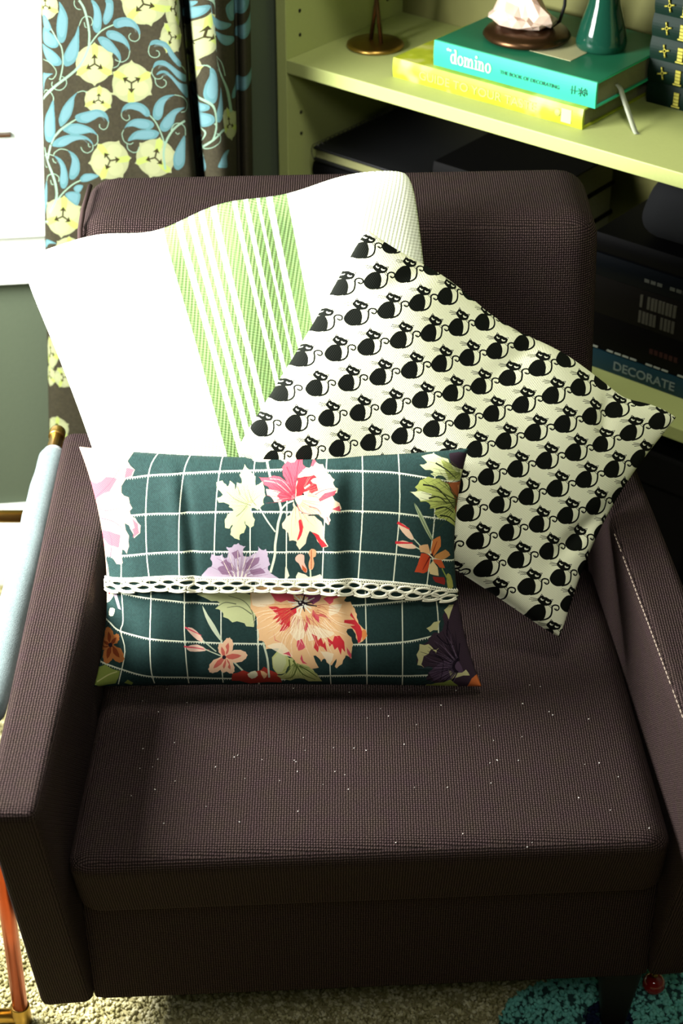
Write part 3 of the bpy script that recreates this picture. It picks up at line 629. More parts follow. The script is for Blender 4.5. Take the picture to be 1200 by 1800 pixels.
dec = book('book', 'teal DECORATE book lying at the bottom of the right pile', 0.415, 0.655, 0.062, 0.165, ZL + 0.0003, 0.0265, plain('teal_book_cover', '0d2f3a', 0.45, var=0.06), round_spine=0.001)
spine_text(dec, 'DECORATE', 0.0172, plain('pale_grey_ink', '6d7a76', 0.6), -0.049, 0.0072, 1.02, 0.0002, y=0.0022)
z2 = ZL + 0.027
b2 = book('book', 'black book with red and tan spine marks on the teal book', 0.42, 0.66, 0.064, 0.16, z2, 0.05, plain('black_red_cover', '060505', 0.4, spec=0.08), round_spine=0.002)
boxes('spine_line', [((-0.112 + 0.0115 * k, 0.0016, 0.0022), (-0.103 + 0.0115 * k, 0.003, 0.0042)) for k in range(17) if k not in (3, 8, 12)], M['ink_mid'], b2)
lathe('oval_mark', [(0.012, 0), (0.012, 0.0006)], plain('tan_ink', '9a8058', 0.6), b2, 24, (0.062, 0.0018, 0.021)).rotation_euler = (math.pi / 2, 0, 0)
boxes('red_line', [((-0.005 + 0.007 * k, 0.0014, 0.020), (0.0 + 0.007 * k, 0.003, 0.027)) for k in range(6)], plain('dark_red_ink', '2a0c0a', 0.6), b2)
z2 += 0.0503
b3 = book('book', 'dark brown book with a block of tall grey spine letters', 0.425, 0.66, 0.064, 0.16, z2, 0.052, plain('dark_brown_cover', '0c0a08', 0.5, spec=0.08), round_spine=0.002)
boxes('spine_letters', [((-0.028 + 0.0052 * k, 0.0012, 0.0075 + 0.0215 * r), (-0.0245 + 0.0052 * k + 0.0006 * (k % 2), 0.003, 0.024 + 0.0215 * r)) for k in range(10) for r in (0, 1) if (k * 3 + r) % 11 != 4], plain('grey_brown_ink', '3a382e', 0.7), b3)
z2 += 0.0523
b4 = book('book', 'navy book with a thin pale line of spine writing', 0.43, 0.665, 0.064, 0.16, z2, 0.030, plain('navy_cover', '05080c', 0.4, spec=0.08), round_spine=0.002)
boxes('spine_line', [((-0.03 + 0.009 * k, 0.0014, 0.012), (-0.023 + 0.009 * k, 0.003, 0.0165)) for k in range(14) if k % 5 != 3], M['ink_dim'], b4)
z2 += 0.0303
b5 = book('book', 'plain black book topmost of the right pile under the bundle', 0.44, 0.66, 0.066, 0.15, z2, 0.026, plain('black_cover_top', '050506', 0.5, spec=0.08), round_spine=0.002)
z2 += 0.0263
soft = soft_box('cloth_bundle', [[[(0.475, 0.075, z2), (0.500, 0.085, z2 + 0.088)], [(0.475, 0.20, z2), (0.50, 0.20, z2 + 0.088)]], [[(0.66, 0.075, z2), (0.65, 0.085, z2 + 0.088)], [(0.66, 0.20, z2), (0.65, 0.20, z2 + 0.088)]]], 0.035, plain('navy_cloth', '05070a', 0.9, var=0.3), n=10)
soft.location = B0; soft.rotation_euler = (0, 0, ANG); tag(soft, 'dark navy rounded cloth bundle lying on the right pile of books', 'bundle')
gb = thing('label_tag', 'small pale grey tag hanging at the front of the navy bundle', 'tag', bk(0.590, 0.066, z2 + 0.052), ANG)
box('card', (-0.012, 0, 0), (0.022, 0.004, 0.026), plain('pale_grey_card', '55554e', 0.6), gb, 0.0008); boxes('stripe', [((-0.008 + 0.005 * k, -0.0004, 0.004), (-0.006 + 0.005 * k, 0.0, 0.018)) for k in range(5)], plain('dark_grey_print', '4a4a46', 0.6), gb)

for k, (x0, x1, h, c) in enumerate([(0.02, 0.20, 0.30, '0b0b0b'), (0.21, 0.41, 0.32, '0a0b0c'), (0.42, 0.64, 0.31, '0b0a09'), (0.65, 0.88, 0.325, '090a0a')]):  # black boxes added to stand in for shade in the bottom compartment
    t = thing('storage_box', ['black lidded box at the left end of the bottom shelf, behind the chair', 'black lidded box second from the left on the bottom shelf', 'black lidded box third from the left on the bottom shelf', 'black lidded box at the right end of the bottom shelf'][k], 'box', bk((x0 + x1) / 2, 0.01, 0.0903), ANG)
    mt = plain('black_box_card_%d' % k, c, 0.8, spec=0.08); hw = (x1 - x0) / 2
    box('body', (-hw, 0.004, 0), (hw, 0.225, h - 0.05), mt, t, 0.003); box('lid', (-hw - 0.003, 0.001, h - 0.0498), (hw + 0.003, 0.228, h), mt, t, 0.004)

# ------------------------------------------------------------------ armchair
ch = thing('armchair', 'low square armchair in dark brown basket-weave upholstery', 'armchair', (0.02, 1.45, 0))
def cp(o): return keep_world(o, ch)
armL = cp(soft_box('armrest', [[[(-.312, 1.228, .13), (-.301, 1.078, .545)], [(-.312, 1.82, .13), (-.314, 1.70, .545)]], [[(-.257, 1.234, .13), (-.255, 1.080, .545)], [(-.245, 1.82, .13), (-.238, 1.70, .545)]]], 0.012, M['chair'], n=26))
armR = cp(soft_box('armrest', [[[(.322, 1.268, .13), (.312, 1.108, .545)], [(.292, 1.82, .13), (.264, 1.71, .545)]], [[(.385, 1.275, .13), (.364, 1.115, .545)], [(.352, 1.82, .13), (.316, 1.71, .545)]]], 0.012, M['chair'], n=26))
back = cp(soft_box('backrest', [[[(-.262, 1.555, .16), (-.284, 1.700, .792)], [(-.265, 1.74, .16), (-.286, 1.855, .792)]], [[(.285, 1.58, .16), (.275, 1.720, .797)], [(.285, 1.76, .16), (.275, 1.870, .797)]]], 0.034, M['chair'], n=30))
seat = cp(soft_box('seat_cushion', [[[(-.255, 1.197, .297), (-.252, 1.135, .425)], [(-.245, 1.62, .28), (-.245, 1.62, .410)]], [[(.318, 1.227, .297), (.306, 1.165, .425)], [(.292, 1.64, .28), (.290, 1.64, .410)]]], 0.026, M['chair'], n=34,
       crown=lambda p, s: p + np.array([0, 0, 0.018 * max(0, s[2]) * (1 - s[0] ** 2) * (1 - s[1] ** 2)])))
apron = cp(soft_box('front_panel', [[[(-.258, 1.236, .132), (-.256, 1.215, .300)], [(-.25, 1.36, .132), (-.25, 1.34, .300)]], [[(.324, 1.268, .132), (.316, 1.245, .300)], [(.315, 1.39, .132), (.315, 1.37, .300)]]], 0.008, M['chair'], n=14))
for (x, y, dx) in [(-.25, 1.40, -.006), (.302, 1.318, .006), (-.245, 1.76, -.006), (.29, 1.78, .006)]:
    cp(soft_box('leg', [[[(x - .012, y - .012, 0.003), (x - .026, y - .026, .134)], [(x - .012, y + .012, 0.003), (x - .026, y + .026, .134)]], [[(x + .012, y - .012, 0.003), (x + .026, y - .026, .134)], [(x + .012, y + .012, 0.003), (x + .026, y + .026, .134)]]], 0.004, M['dark_wood'], n=4))['label'] = 'tapered dark wooden leg'
# seams: stitched edge on the right arm, welt on the back's left end
def stitches(name, pts, step, ln, r, mat):
    pts = np.array(pts, float); G = []
    d = np.r_[0, np.cumsum(np.linalg.norm(np.diff(pts, axis=0), axis=1))]
    at = lambda q: np.array([np.interp(q, d, pts[:, i]) for i in range(3)])
    for q in np.arange(0, d[-1] - ln, step):
        if rng.random() < 0.9: G.append(tube_geo([at(q), at(q + ln) + np.array([0, 0, rng.uniform(-.0003, .0003)])], r, 5))
    V, Fq = join_geo(G); o = mesh_obj(name, V, Fq, mat); o['kind'] = 'stuff'; return cp(o)
stitches('seam_stitching', [(.3125, 1.125, .5438), (.294, 1.35, .5440), (.281, 1.50, .5441)], 0.0068, 0.0045, 0.0006, M['thread'])['label'] = 'pale stitches along the right arm edge'
cp(tube('back_welt', [(-.2735, 1.663, .62), (-.2760, 1.688, .735), (-.2765, 1.698, .762), (-.2765, 1.714, .784), (-.2765, 1.745, .792), (-.2765, 1.81, .792)], 0.0028, M['chair'], n=8))
# lint
G = []
for _ in range(70):
    x, y = rng.uniform(-.2, .28), rng.uniform(1.17, 1.40); G.append(tube_geo([(x, y, .4405 - 0.0 * y), (x + rng.uniform(-.0012, .0012), y + .0006, .4410)], 0.0005, 4))
V, Fc2 = join_geo(G)
lint_src = (V, Fc2)

# ------------------------------------------------------------------ cushions
def cushion(name, TL, TR, BL_, BR, bow, tf, tb, mat, parent=None, N=96, q=0.5, fn=None, cr=0.0, top=None):
    TL, TR, BL_, BR = [np.array(p, float) for p in (TL, TR, BL_, BR)]
    exx = (TR - TL + BR - BL_) / 2; eyy = (TL - BL_ + TR - BR) / 2
    nn = np.cross(exx, eyy); nn /= np.linalg.norm(nn); ux = exx / np.linalg.norm(exx); uy = eyy / np.linalg.norm(eyy)
    bT, bB, bL, bR = bow
    def pos(u, v, side=1):
        p = BL_ * ((1 - u) * (1 - v))[..., None] + BR * (u * (1 - v))[..., None] + TL * ((1 - u) * v)[..., None] + TR * (u * v)[..., None]
        s = 4 * v * (1 - v); p = p + ux * ((bL * s * (1 - u) - bR * s * u))[..., None]
        s = 4 * u * (1 - u); p = p + uy * ((bB * s * (1 - v) - bT * s * v))[..., None]
        if top is not None: p = p - uy * (top(u) * np.clip(v, 0, 1) ** 3)[..., None]
        cw = (np.abs(2 * u - 1) * np.abs(2 * v - 1)) ** 9 * cr; p = p - ux * (cw * np.sign(2 * u - 1))[..., None] - uy * (cw * np.sign(2 * v - 1))[..., None]
        h = np.clip(16 * u * (1 - u) * v * (1 - v), 0, 1) ** q
        h = h * (tf if side > 0 else -tb)
        if fn is not None: h = h + fn(u, v, side) * np.clip(16 * u * (1 - u) * v * (1 - v) * 3, 0, 1)
        return p + nn * h[..., None]
    g = 0.5 - 0.5 * np.cos(np.linspace(0, math.pi, N + 1)); g = 0.6 * g + 0.4 * np.linspace(0, 1, N + 1)
    U, Vv = np.meshgrid(g, g)
    A = pos(U, Vv, 1).reshape(-1, 3); Bk = pos(U, Vv, -1).reshape(-1, 3); n1 = N + 1
    fa = [(j * n1 + i, j * n1 + i + 1, (j + 1) * n1 + i + 1, (j + 1) * n1 + i) for j in range(N) for i in range(N)]
    off = n1 * n1
    fb = [(off + a, off + d, off + c, off + b) for a, b, c, d in fa]
    uv = np.stack([U.ravel(), Vv.ravel()], 1)
    o = mesh_obj(name, np.r_[A, Bk], fa + fb, mat, parent, uv=np.r_[uv, uv])
    bm = bmesh.new(); bm.from_mesh(o.data); bmesh.ops.remove_doubles(bm, verts=list(bm.verts), dist=1e-6); bm.to_mesh(o.data); bm.free()
    o.data.polygons.foreach_set('use_smooth', [True] * len(o.data.polygons))
    return o, pos

# -- white woven cushion with green stripes
def white_mat():
    t = NT('white_waffle_weave_with_green_stripes', 0.9, 0, 0.15); uvn = t.coord('UV'); uv = t.xyz(uvn)
    w = 2 * math.pi
    a = t.math('SINE', t.math('MULTIPLY', t.math('ADD', t.math('MULTIPLY', uv[0], 75), t.math('MULTIPLY', uv[1], 45)), w))
    b = t.math('SINE', t.math('MULTIPLY', t.math('SUBTRACT', t.math('MULTIPLY', uv[1], 80), t.math('MULTIPLY', uv[0], 20)), w))
    ab = t.math('MULTIPLY', a, b)
    E_ = STRIPES; st = [(0.0, (0, 0, 0))]
    for x0, x1 in E_: st += [(x0, (1, 1, 1)), (x1, (0, 0, 0))]
    f = t.ramp(uv[0], st, 'CONSTANT')
    dash = t.math('SINE', t.math('MULTIPLY', t.math('ADD', t.math('MULTIPLY', uv[0], 105), t.math('MULTIPLY', uv[1], 60)), w))
    dash2 = t.math('SINE', t.math('MULTIPLY', t.math('SUBTRACT', t.math('MULTIPLY', uv[1], 95), t.math('MULTIPLY', uv[0], 30)), w))
    dd = t.math('MULTIPLY_ADD', t.math('MULTIPLY', dash, dash2), 0.5, 0.5)
    g = t.mix(dd, lin('6f9258'), lin('437030'))
    nz = t.noise(uvn, 60, 2)
    g = t.mix(t.math('MULTIPLY', nz, 0.2), g, lin('a09a50'))
    cw = lin('eaf0dc')
    t.color(t.mix(t.math('MULTIPLY', f, 0.95), cw, g)); t.bump(ab, 0.4, 0.0008)
    return t.m
STRIPES = [(0.3716, 0.4057), (0.4217, 0.435), (0.4496, 0.4621), (0.4789, 0.4956), (0.5082, 0.5474), (0.56, 0.5755), (0.5882, 0.6065), (0.615, 0.6291), (0.6447, 0.681)]
def white_edge(u):
    return 0.006 * np.exp(-((u - 0.33) / 0.10) ** 2) - 0.003 * np.exp(-((u - 0.55) / 0.12) ** 2) + 0.002 * np.sin(u * 21)
def white_fn(u, v, side):
    e = 0.006 * np.sin(u * 9 + v * 5) * np.sin(v * 7 + 1)
    return e + (0.004 * np.sin(u * 23 - v * 6) * v ** 2 if side > 0 else 0)
wc, wpos = cushion('throw_pillow', (-.344, 1.680, .776), (.074, 1.716, .864), (-.222, 1.520, .450), (.140, 1.555, .505), (0.006, 0.0, 0.010, 0.008), 0.052, 0.022, white_mat(), q=0.42, fn=white_fn, cr=0.012, top=white_edge)
wc.name = 'throw_pillow'; tag(wc, 'white woven square pillow with green stripes leaning at the chair back', 'pillow')

# -- cream cushion with black cats
CATQ = np.array([(645., 398.), (1195., 735.), (435., 795.), (985., 1130.)])     # drawing units of the corners TL TR BL BR
def quad_inv(Q):
    TL, TR, BL_, BR = Q
    M2 = np.linalg.inv(np.stack([TR - TL, BL_ - TL], 1))
    def f(P):
        w = (P - TL) @ M2.T; return np.stack([w[:, 0], 1 - w[:, 1]], 1)
    return f
def draw_cats():
    c = Canvas(2000, 1440, hexc('f4f7d6'), get_fit('cat', quad_inv(CATQ)), 1); K = hexc('10130f')
    D = """635.6 606.7 0 0;693 594 1 0;748 584 2 0;618 555.6 0 -1;606.5 505.6 0 -2;673 544 1 -1;656.5 494 1 -2;645 445 1 -3;728 534 2 -1;820 625 3 1;870 620 4 1;840 675 3 2;892 662 4 2;862 723 3 3;913 712 4 3;882 775 3 4;933 760 4 4;985 747 5 4;1030 732 6 4;955 810 4 5;1005 795 5 5;1055 778 6 5;1103 762 7 5;855 843 2 5;905 827 3 5;1027 842 5 6;1078 825 6 6;1125 808 7 6;872 892 2 6;924 878 3 6;977 858 4 6;890 940 2 7;944 925 3 7;998 906 4 7;1046 886 5 7;835 953 1 7;909 988 2 8;963 971 3 8;1012 954 4 8;855 1000 1 8;924 1031 2 9;977 1015 3 9;1025 995 4 9;870.5 1044 1 9;938.5 1075 2 10;991 1058 3 10"""
    A = np.array([[float(x) for x in r.split()] for r in D.split(';')]); i, j = A[:, 2], A[:, 3]
    def basis(i, j): return np.stack([np.ones_like(i), i, j, i * i, i * j, j * j], 1)
    Cf, *_ = np.linalg.lstsq(basis(i, j), A[:, :2], rcond=None)
    at = lambda i, j: (basis(np.array([float(i)]), np.array([float(j)])) @ Cf)[0]
    body = [(290,780),(200,800),(110,870),(50,950),(18,1020),(25,1090),(80,1170),(160,1220),(250,1232),(340,1215),(415,1172),(440,1080),(450,990),(435,900),(405,825),(380,790)]
    head = [(235,640),(290,580),(335,508),(375,560),(395,588),(460,600),(540,655),(632,648),(605,700),(580,770),(540,805),(460,822),(390,820),(340,800),(290,750),(240,690)]
    tail = [(330,1212),(440,1192),(520,1150),(575,1080),(597,980),(600,900),(600,850),(640,808),(700,800),(760,820),(785,862),(775,910),(735,938),(690,922),(665,890)]
    W_ = hexc('f2f4da')
    for a in range(-4, 12):
        for b in range(-6, 14):
            p = at(a, b)
            if not (330 < p[0] < 1260 and 340 < p[1] < 1200): continue
            s = 15.0 / 1.02
            c.frame(p[0] - 235 / s, p[1] - 1010 / s, s)
            c.poly(body, K, 2); c.poly(head, K, 0); c.stroke(tail, (3.0, 2.2), K, 3)
            c.stroke([(690,922),(715,918),(712,890)], 1.2, K, 0)
            c.poly([(300,640),(325,612),(350,655),(400,662),(370,690),(330,682)], W_, 0); c.poly([(430,708),(450,688),(485,722),(540,722),(520,752),(480,757),(445,745)], W_, 0)
            c.poly([(322,555),(338,530),(352,558)], W_, 0); c.poly([(572,668),(612,660),(595,692)], W_, 0)
            for w in ([(85,610),(240,640)], [(60,650),(240,662)], [(110,695),(245,685)], [(520,815),(592,892)], [(560,805),(622,842)]): c.stroke(w, 0.9, K, 0, alpha=0.85)
    return c.image('cat_print')
def cat_fn(u, v, side):
    if side < 0: return 0 * u
    e = 0.004 * np.sin(u * 11 + v * 4) * np.sin(v * 6)
    # dimple folds along the upper edge and by the bottom corner
    for (u0, v0, w, a, sl) in ((0.16, 0.93, 0.03, -0.007, 0.4), (0.52, 0.92, 0.03, -0.005, 0.2), (0.80, 0.90, 0.025, -0.008, -0.25), (0.95, 0.42, 0.03, -0.012, 0.3), (0.80, 0.10, 0.05, -0.008, -0.6)):
        d = (u - u0) - sl * (v - v0); e = e + a * np.exp(-(d / w) ** 2) * np.exp(-((v - v0) / 0.16) ** 2)
    return e
print_cat = print_mat('cat_print_cotton', draw_cats(), 0.85, 0.0022, 0.3)
Tc = np.array((.026, 1.638, .826)); Rc = np.array((.359, 1.610, .614)); Bc = np.array((.226, 1.432, .452)); Lc = Tc + Bc - Rc
cc, cpos = cushion('throw_pillow', Tc, Rc, Lc, Bc, (0.012, 0.012, 0.004, 0.022), 0.050, 0.012, print_cat, q=0.45, fn=cat_fn, cr=0.004, top=lambda u: 0.003 * np.sin(u * 17 + .5) + 0.004 * np.exp(-((u - .83) / .05) ** 2))
tag(cc, 'cream pillow printed with rows of black cats standing on its corner', 'pillow')

# -- floral lumbar cushion
FLQ = np.array([(140., 783.), (824., 786.), (165., 1213.), (846., 1214.)])
def draw_floral():
    c = Canvas(2400, 1500, hexc('243a38'), get_fit('floral', quad_inv(FLQ)), 1)
    nzv = rng.random((150, 240)).astype(np.float32); c.a *= (0.93 + 0.14 * np.kron(nzv, np.ones((10, 10), np.float32)))[..., None]
    LN = hexc('dfe3cb'); CR = hexc('e9e3c0'); PE = hexc('eabd8b'); PK = hexc('d4505f'); RD = hexc('c92f38'); LI = hexc('a99aab'); PU = hexc('6a4a64'); ST = hexc('c3ccb0'); LF = hexc('c2c894'); OL = hexc('8a9a4a'); VN = hexc('6b7254'); OR = hexc('b5542c'); DP = hexc('2b2028'); MA = hexc('8e4a6a')
    def V(P, o, k): c.frame(*o, k); c.stroke(P, 2.0, LN, 4)
    def Hh(P, o, k):
        c.frame(*o, k); c.stroke(P, 2.4, LN, 5)
        Q = smooth_pts(P, False, 8); d = np.r_[0, np.cumsum(np.linalg.norm(np.diff(Q, axis=0), axis=1))]
        for s in np.arange(0, d[-1], 4.4 * k):
            x = np.interp(s, d, Q[:, 0]); y = np.interp(s, d, Q[:, 1]); c.poly([(x, y), (x + 2.9 * k, y), (x + 1.3 * k, y + 3.9 * k)], LN, 0)
    A = ((130, 770), 3.243); B = ((450, 770), 2.927)
    for P in ([(480,70),(470,95),(430,180),(412,400),(415,650),(428,785),(436,860)], [(440,870),(435,1100),(440,1300),(458,1400)], [(665,70),(655,110),(625,200),(605,430),(600,640),(603,860)], [(630,865),(628,1100),(650,1400)], [(845,70),(838,120),(815,330),(800,640),(800,860)], [(835,870),(835,1150),(845,1400)], [(1027,70),(1025,150),(1005,490),(1005,860)], [(1035,870),(1050,1400)], [(262,600),(262,860)], [(265,870),(275,1050),(262,1110),(290,1220),(258,1400)]): V(P, *A)
    for P in ([(170,70),(158,340),(155,715)], [(5,800),(8,1260)], [(362,80),(350,440),(340,740)], [(383,800),(387,1280)], [(546,80),(545,380),(525,740)], [(563,790),(570,1050),(572,1280)], [(736,80),(735,385),(705,750)], [(752,800),(755,1050),(753,1290)], [(924,80),(918,370),(905,530),(878,760)], [(925,820),(938,960),(940,1280)]): V(P, *B)
    for P in ([(60,235),(300,225),(430,212),(620,205),(820,198),(1050,195),(1200,190)], [(60,470),(340,440),(430,432),(610,425),(830,418),(1200,418)], [(100,700),(290,675),(420,658),(610,645),(760,645),(1200,648)], [(120,880),(270,892),(440,912),(630,933),(790,945),(1200,960)], [(60,1020),(130,1040),(190,1065),(260,1110),(430,1135),(630,1155),(850,1170),(1200,1180)], [(120,1275),(210,1298),(270,1315),(430,1355),(650,1365),(840,1375),(1200,1385)]): Hh(P, *A)
    for P in ([(160,175),(370,175),(600,175),(735,180),(950,210),(1060,230)], [(160,378),(430,375),(600,378),(735,387),(930,415),(1060,440)], [(160,583),(300,583),(540,583),(720,597),(850,615),(1060,660)], [(160,880),(490,862),(560,856),(750,838),(880,825),(1060,805)], [(160,1065),(500,1060),(750,1045),(900,1020),(1060,990)], [(160,1228),(320,1228),(540,1222),(750,1222),(870,1218),(1080,1210)]): Hh(P, *B)
    # upper spray
    c.frame(370, 790, 4.8)
    for P, w in (([(415,495),(480,600),(545,690)], 2.5), ([(580,440),(595,520),(570,620),(560,700),(545,800),(540,900),(505,1035)], 4.2), ([(590,510),(640,455),(700,430)], 3), ([(470,140),(500,240)], 4), ([(840,1000),(845,1070)], 3)): c.stroke(P, w, ST)
    c.poly([(340,120),(420,90),(480,70),(560,70),(600,55),(680,30),(760,60),(760,95),(650,120),(600,130),(540,105),(480,130),(400,135)], hexc('e3d2c4'), 3)
    c.poly([(280,150),(325,195),(375,240),(380,310),(440,275),(450,330),(462,390),(440,430),(450,460),(415,490),(400,505),(340,490),(350,540),(372,590),(360,640),(335,660),(300,625),(285,595),(300,650),(280,700),(245,715),(245,760),(205,745),(170,715),(175,665),(190,625),(160,660),(128,655),(125,590),(150,545),(200,510),(160,480),(155,455),(75,440),(60,410),(110,380),(60,330),(52,280),(100,270),(130,300),(155,310),(165,270),(205,300),(215,340),(225,285),(270,290),(245,225),(270,190)], LF, 2, rag=5)
    for P in ([(140,355),(200,410),(270,445),(340,470)], [(320,345),(345,420),(385,470)], [(310,470),(270,520),(220,560)], [(230,320),(250,375)]): c.stroke(P, (0.8, 1.4), VN)
    c.poly([(610,130),(650,80),(700,60),(740,75),(700,140),(640,160)], CR, 2, rag=4)
    c.poly([(740,230),(800,175),(850,165),(870,110),(890,140),(940,150),(975,195),(1000,225),(1040,260),(1030,300),(1070,330),(1060,360),(1020,390),(1080,450),(1100,500),(1040,520),(1000,540),(1005,590),(990,630),(960,600),(930,560),(880,540),(800,550),(750,500),(715,420),(720,300)], hexc('ecd3b4'), 2, rag=7)
    c.poly([(405,240),(440,250),(530,235),(580,240),(640,280),(690,350),(715,400),(690,420),(600,440),(540,435),(520,405),(490,390),(475,350),(500,330),(455,300),(430,270)], PK, 2, rag=4)
    c.poly([(470,335),(540,345),(590,360),(560,390),(600,430),(540,440),(515,400),(480,385)], hexc('e6bfae'), 2, rag=3)
    for P in ([(450,270),(560,290),(660,370),(705,410)], [(500,255),(600,270),(680,350)], [(560,430),(640,410),(700,410)]): c.stroke(P, (2.2, 0.8), hexc('e58a8a'))
    c.poly([(600,170),(640,130),(700,140),(740,80),(775,100),(770,150),(800,170),(740,220),(720,290),(712,390),(690,350),(640,270),(610,230)], PK, 2, rag=4)
    for P in ([(640,170),(680,260),(705,370)], [(740,110),(725,200),(712,300)]): c.stroke(P, (2.4, 0.8), hexc('a93a4c'))
    c.poly([(735,250),(790,240),(870,230),(890,245),(840,270),(890,300),(900,345),(850,370),(800,350),(770,380),(720,395),(725,320)], RD, 2, rag=6)
    c.poly([(840,160),(860,110),(885,130),(860,165)], PK, 0)
    c.stroke([(790,330),(820,310),(835,300)], 3, CR); c.stroke([(770,395),(795,370),(830,350)], 2.5, CR); c.ell(778, 378, 10, 8, DP)
    c.poly([(700,440),(735,500),(790,550),(870,560),(930,610),(955,660),(955,740),(990,810),(950,820),(900,770),(880,720),(850,690),(825,700),(800,790),(750,840),(725,800),(720,765),(665,765),(660,720),(640,685),(610,660),(605,620),(640,570),(690,520),(695,460)], hexc('ecd0ac'), 2, rag=5)
    c.poly([(740,600),(765,590),(780,650),(765,720),(735,765),(730,750),(750,680)], RD, 2)
    c.poly([(850,695),(880,720),(900,770),(940,820),(990,812),(950,770),(930,750),(910,720),(880,700)], RD, 1, rag=4)
    c.poly([(960,370),(1060,340),(1040,380),(920,440),(910,420)], PK, 1, rag=4); c.poly([(1020,500),(1085,470),(1092,520),(1050,508)], PK, 1, rag=3)
    for P in ([(730,460),(760,520),(840,545)], [(830,480),(900,500),(930,550)], [(980,570),(1000,620)], [(880,380),(960,340),(1040,330)]): c.stroke(P, (1.6, 0.8), hexc('c8606a'))
    c.poly([(130,800),(155,830),(200,800),(235,790),(260,810),(290,815),(270,870),(300,910),(360,880),(400,860),(400,815),(430,850),(465,840),(480,880),(485,920),(500,970),(480,1010),(540,1070),(560,1110),(-60,1110),(-20,1000),(20,970),(0,920),(10,880),(60,900),(100,880),(120,920),(150,880),(140,830)], LI, 2, rag=6)
    for P in ([(90,950),(130,930),(170,960),(200,1010),(150,1020)], [(300,960),(340,920),(410,910),(400,960),(340,1000),(290,1010)], [(180,870),(230,850),(250,900),(210,920)], [(60,1000),(110,980),(180,1050),(100,1050)], [(330,1020),(420,1000),(460,1040),(360,1060)]): c.poly(P, PU, 2, alpha=0.75, rag=6)
    for k in range(9): c.stroke([(230 + 14 * (k - 4), 1080), (230 + 34 * (k - 4), 880 + 8 * abs(k - 4))], (1.6, 0.6), PU if k % 2 else CR, 0, alpha=0.8)
    c.poly([(715,910),(745,880),(790,890),(790,950),(815,1010),(805,1040),(770,1010),(745,960),(720,940)], hexc('e2b09c'), 2); c.poly([(770,970),(812,1010),(805,1040),(775,1015)], OR, 1)
    c.poly([(825,870),(850,835),(890,850),(885,900),(865,910),(875,960),(860,1010),(830,1005),(828,950),(840,910)], hexc('dfa478'), 2); c.stroke([(850,860),(850,990)], 1.4, OR)
    c.poly([(740,1035),(800,1055),(850,1075),(925,1050),(940,1110),(730,1110)], CR, 2, rag=4); c.poly([(630,990),(640,985),(665,1065),(625,1110)], CR, 1)
    # left blush flower
    c.frame(130, 770, 3.243)
    c.poly([(-10,20),(35,35),(110,50),(200,65),(330,85),(300,130),(345,180),(330,215),(290,235),(270,310),(310,340),(330,400),(320,430),(350,460),(380,500),(375,540),(345,570),(325,520),(300,490),(290,500),(310,560),(310,620),(300,660),(270,640),(275,720),(240,725),(200,690),(170,700),(180,750),(190,820),(150,870),(60,880),(60,300)], hexc('c9a78e'), 2, rag=5)
    for P in ([(60,230),(120,260),(180,220),(240,230),(200,300),(140,330),(110,370),(80,290)], [(150,540),(200,545),(260,560),(250,630),(190,620),(150,590)], [(320,440),(365,490),(370,540),(340,565),(335,520),(350,500)], [(300,170),(340,180),(325,210),(290,225)], [(130,600),(150,560),(160,650)]): c.poly(P, hexc('ab4d5e'), 2, alpha=0.85, rag=6)
    for P in ([(110,380),(160,420),(260,400)], [(120,340),(200,260),(260,170)], [(140,470),(220,480),(290,530)], [(200,690),(210,600),(190,540)]): c.stroke(P, (2.0, 0.8), hexc('a4525f'))
    c.poly([(140,890),(210,885),(215,920),(170,970),(150,930)], CR, 2); c.poly([(165,895),(205,890),(190,915)], RD, 1); c.poly([(215,900),(235,895),(262,990),(245,985)], LI, 1); c.poly([(195,990),(225,990),(215,1030),(190,1030)], CR, 2)
    def streaks(o, n, r0, r1, a0, a1, col, w=1.2, alpha=.55, sq=1.0):
        for k in range(n):
            a = a0 + (a1 - a0) * (k + rng.uniform(-.3, .3)) / max(n - 1, 1); q = r1 * rng.uniform(.65, 1.0); b_ = a + rng.uniform(-.12, .12)
            c.stroke([(o[0] + r0 * math.cos(a), o[1] + r0 * math.sin(a) * sq), (o[0] + (r0 + q) / 2 * math.cos(b_), o[1] + (r0 + q) / 2 * math.sin(b_) * sq), (o[0] + q * math.cos(a), o[1] + q * math.sin(a) * sq)], (w, w * .35), col, 3, alpha=alpha)
    c.frame(370, 790, 4.8)
    streaks((715, 410), 16, 40, 270, math.pi * .95, math.pi * 1.5, hexc('8f2638'), 1.5); streaks((715, 420), 14, 60, 330, .1, 1.7, hexc('b98a68'), 1.2); streaks((760, 370), 12, 60, 270, -1.2, .4, hexc('c9786a'), 1.2)
    streaks((330, 465), 22, 20, 190, 2.2, 5.6, hexc('8d9668'), 1.0, .6); streaks((250, 1080), 20, 60, 260, math.pi * 1.02, math.pi * 1.98, PU, 1.3, .6)
    c.frame(130, 770, 3.243)
    def petals(x, y, tips, w, col, col2):
        for (tx_, ty_) in tips:
            d = np.array([tx_ - x, ty_ - y], float); n_ = np.array([-d[1], d[0]]) * w; o = np.array([x, y])
            c.poly([o, o + d * .45 + n_, o + d * .85 + n_ * .7, o + d, o + d * .85 - n_ * .7, o + d * .45 - n_], col, 3, rag=3)
            c.poly([o, o + d * .35 + n_ * .45, o + d * .75, o + d * .35 - n_ * .45], col2, 2, alpha=0.75)
    petals(205, 1190, [(185,1095),(250,1130),(280,1275),(185,1290),(135,1210),(140,1170)], .3, hexc('b5703c'), hexc('6d2a16')); c.ell(205, 1190, 12, 12, DP)
    c.poly([(120,1330),(180,1300),(260,1330),(240,1395),(150,1410),(110,1400)], OL, 2, rag=8); c.stroke([(140,1390),(200,1350),(250,1330)], 2, hexc('c7c785'))
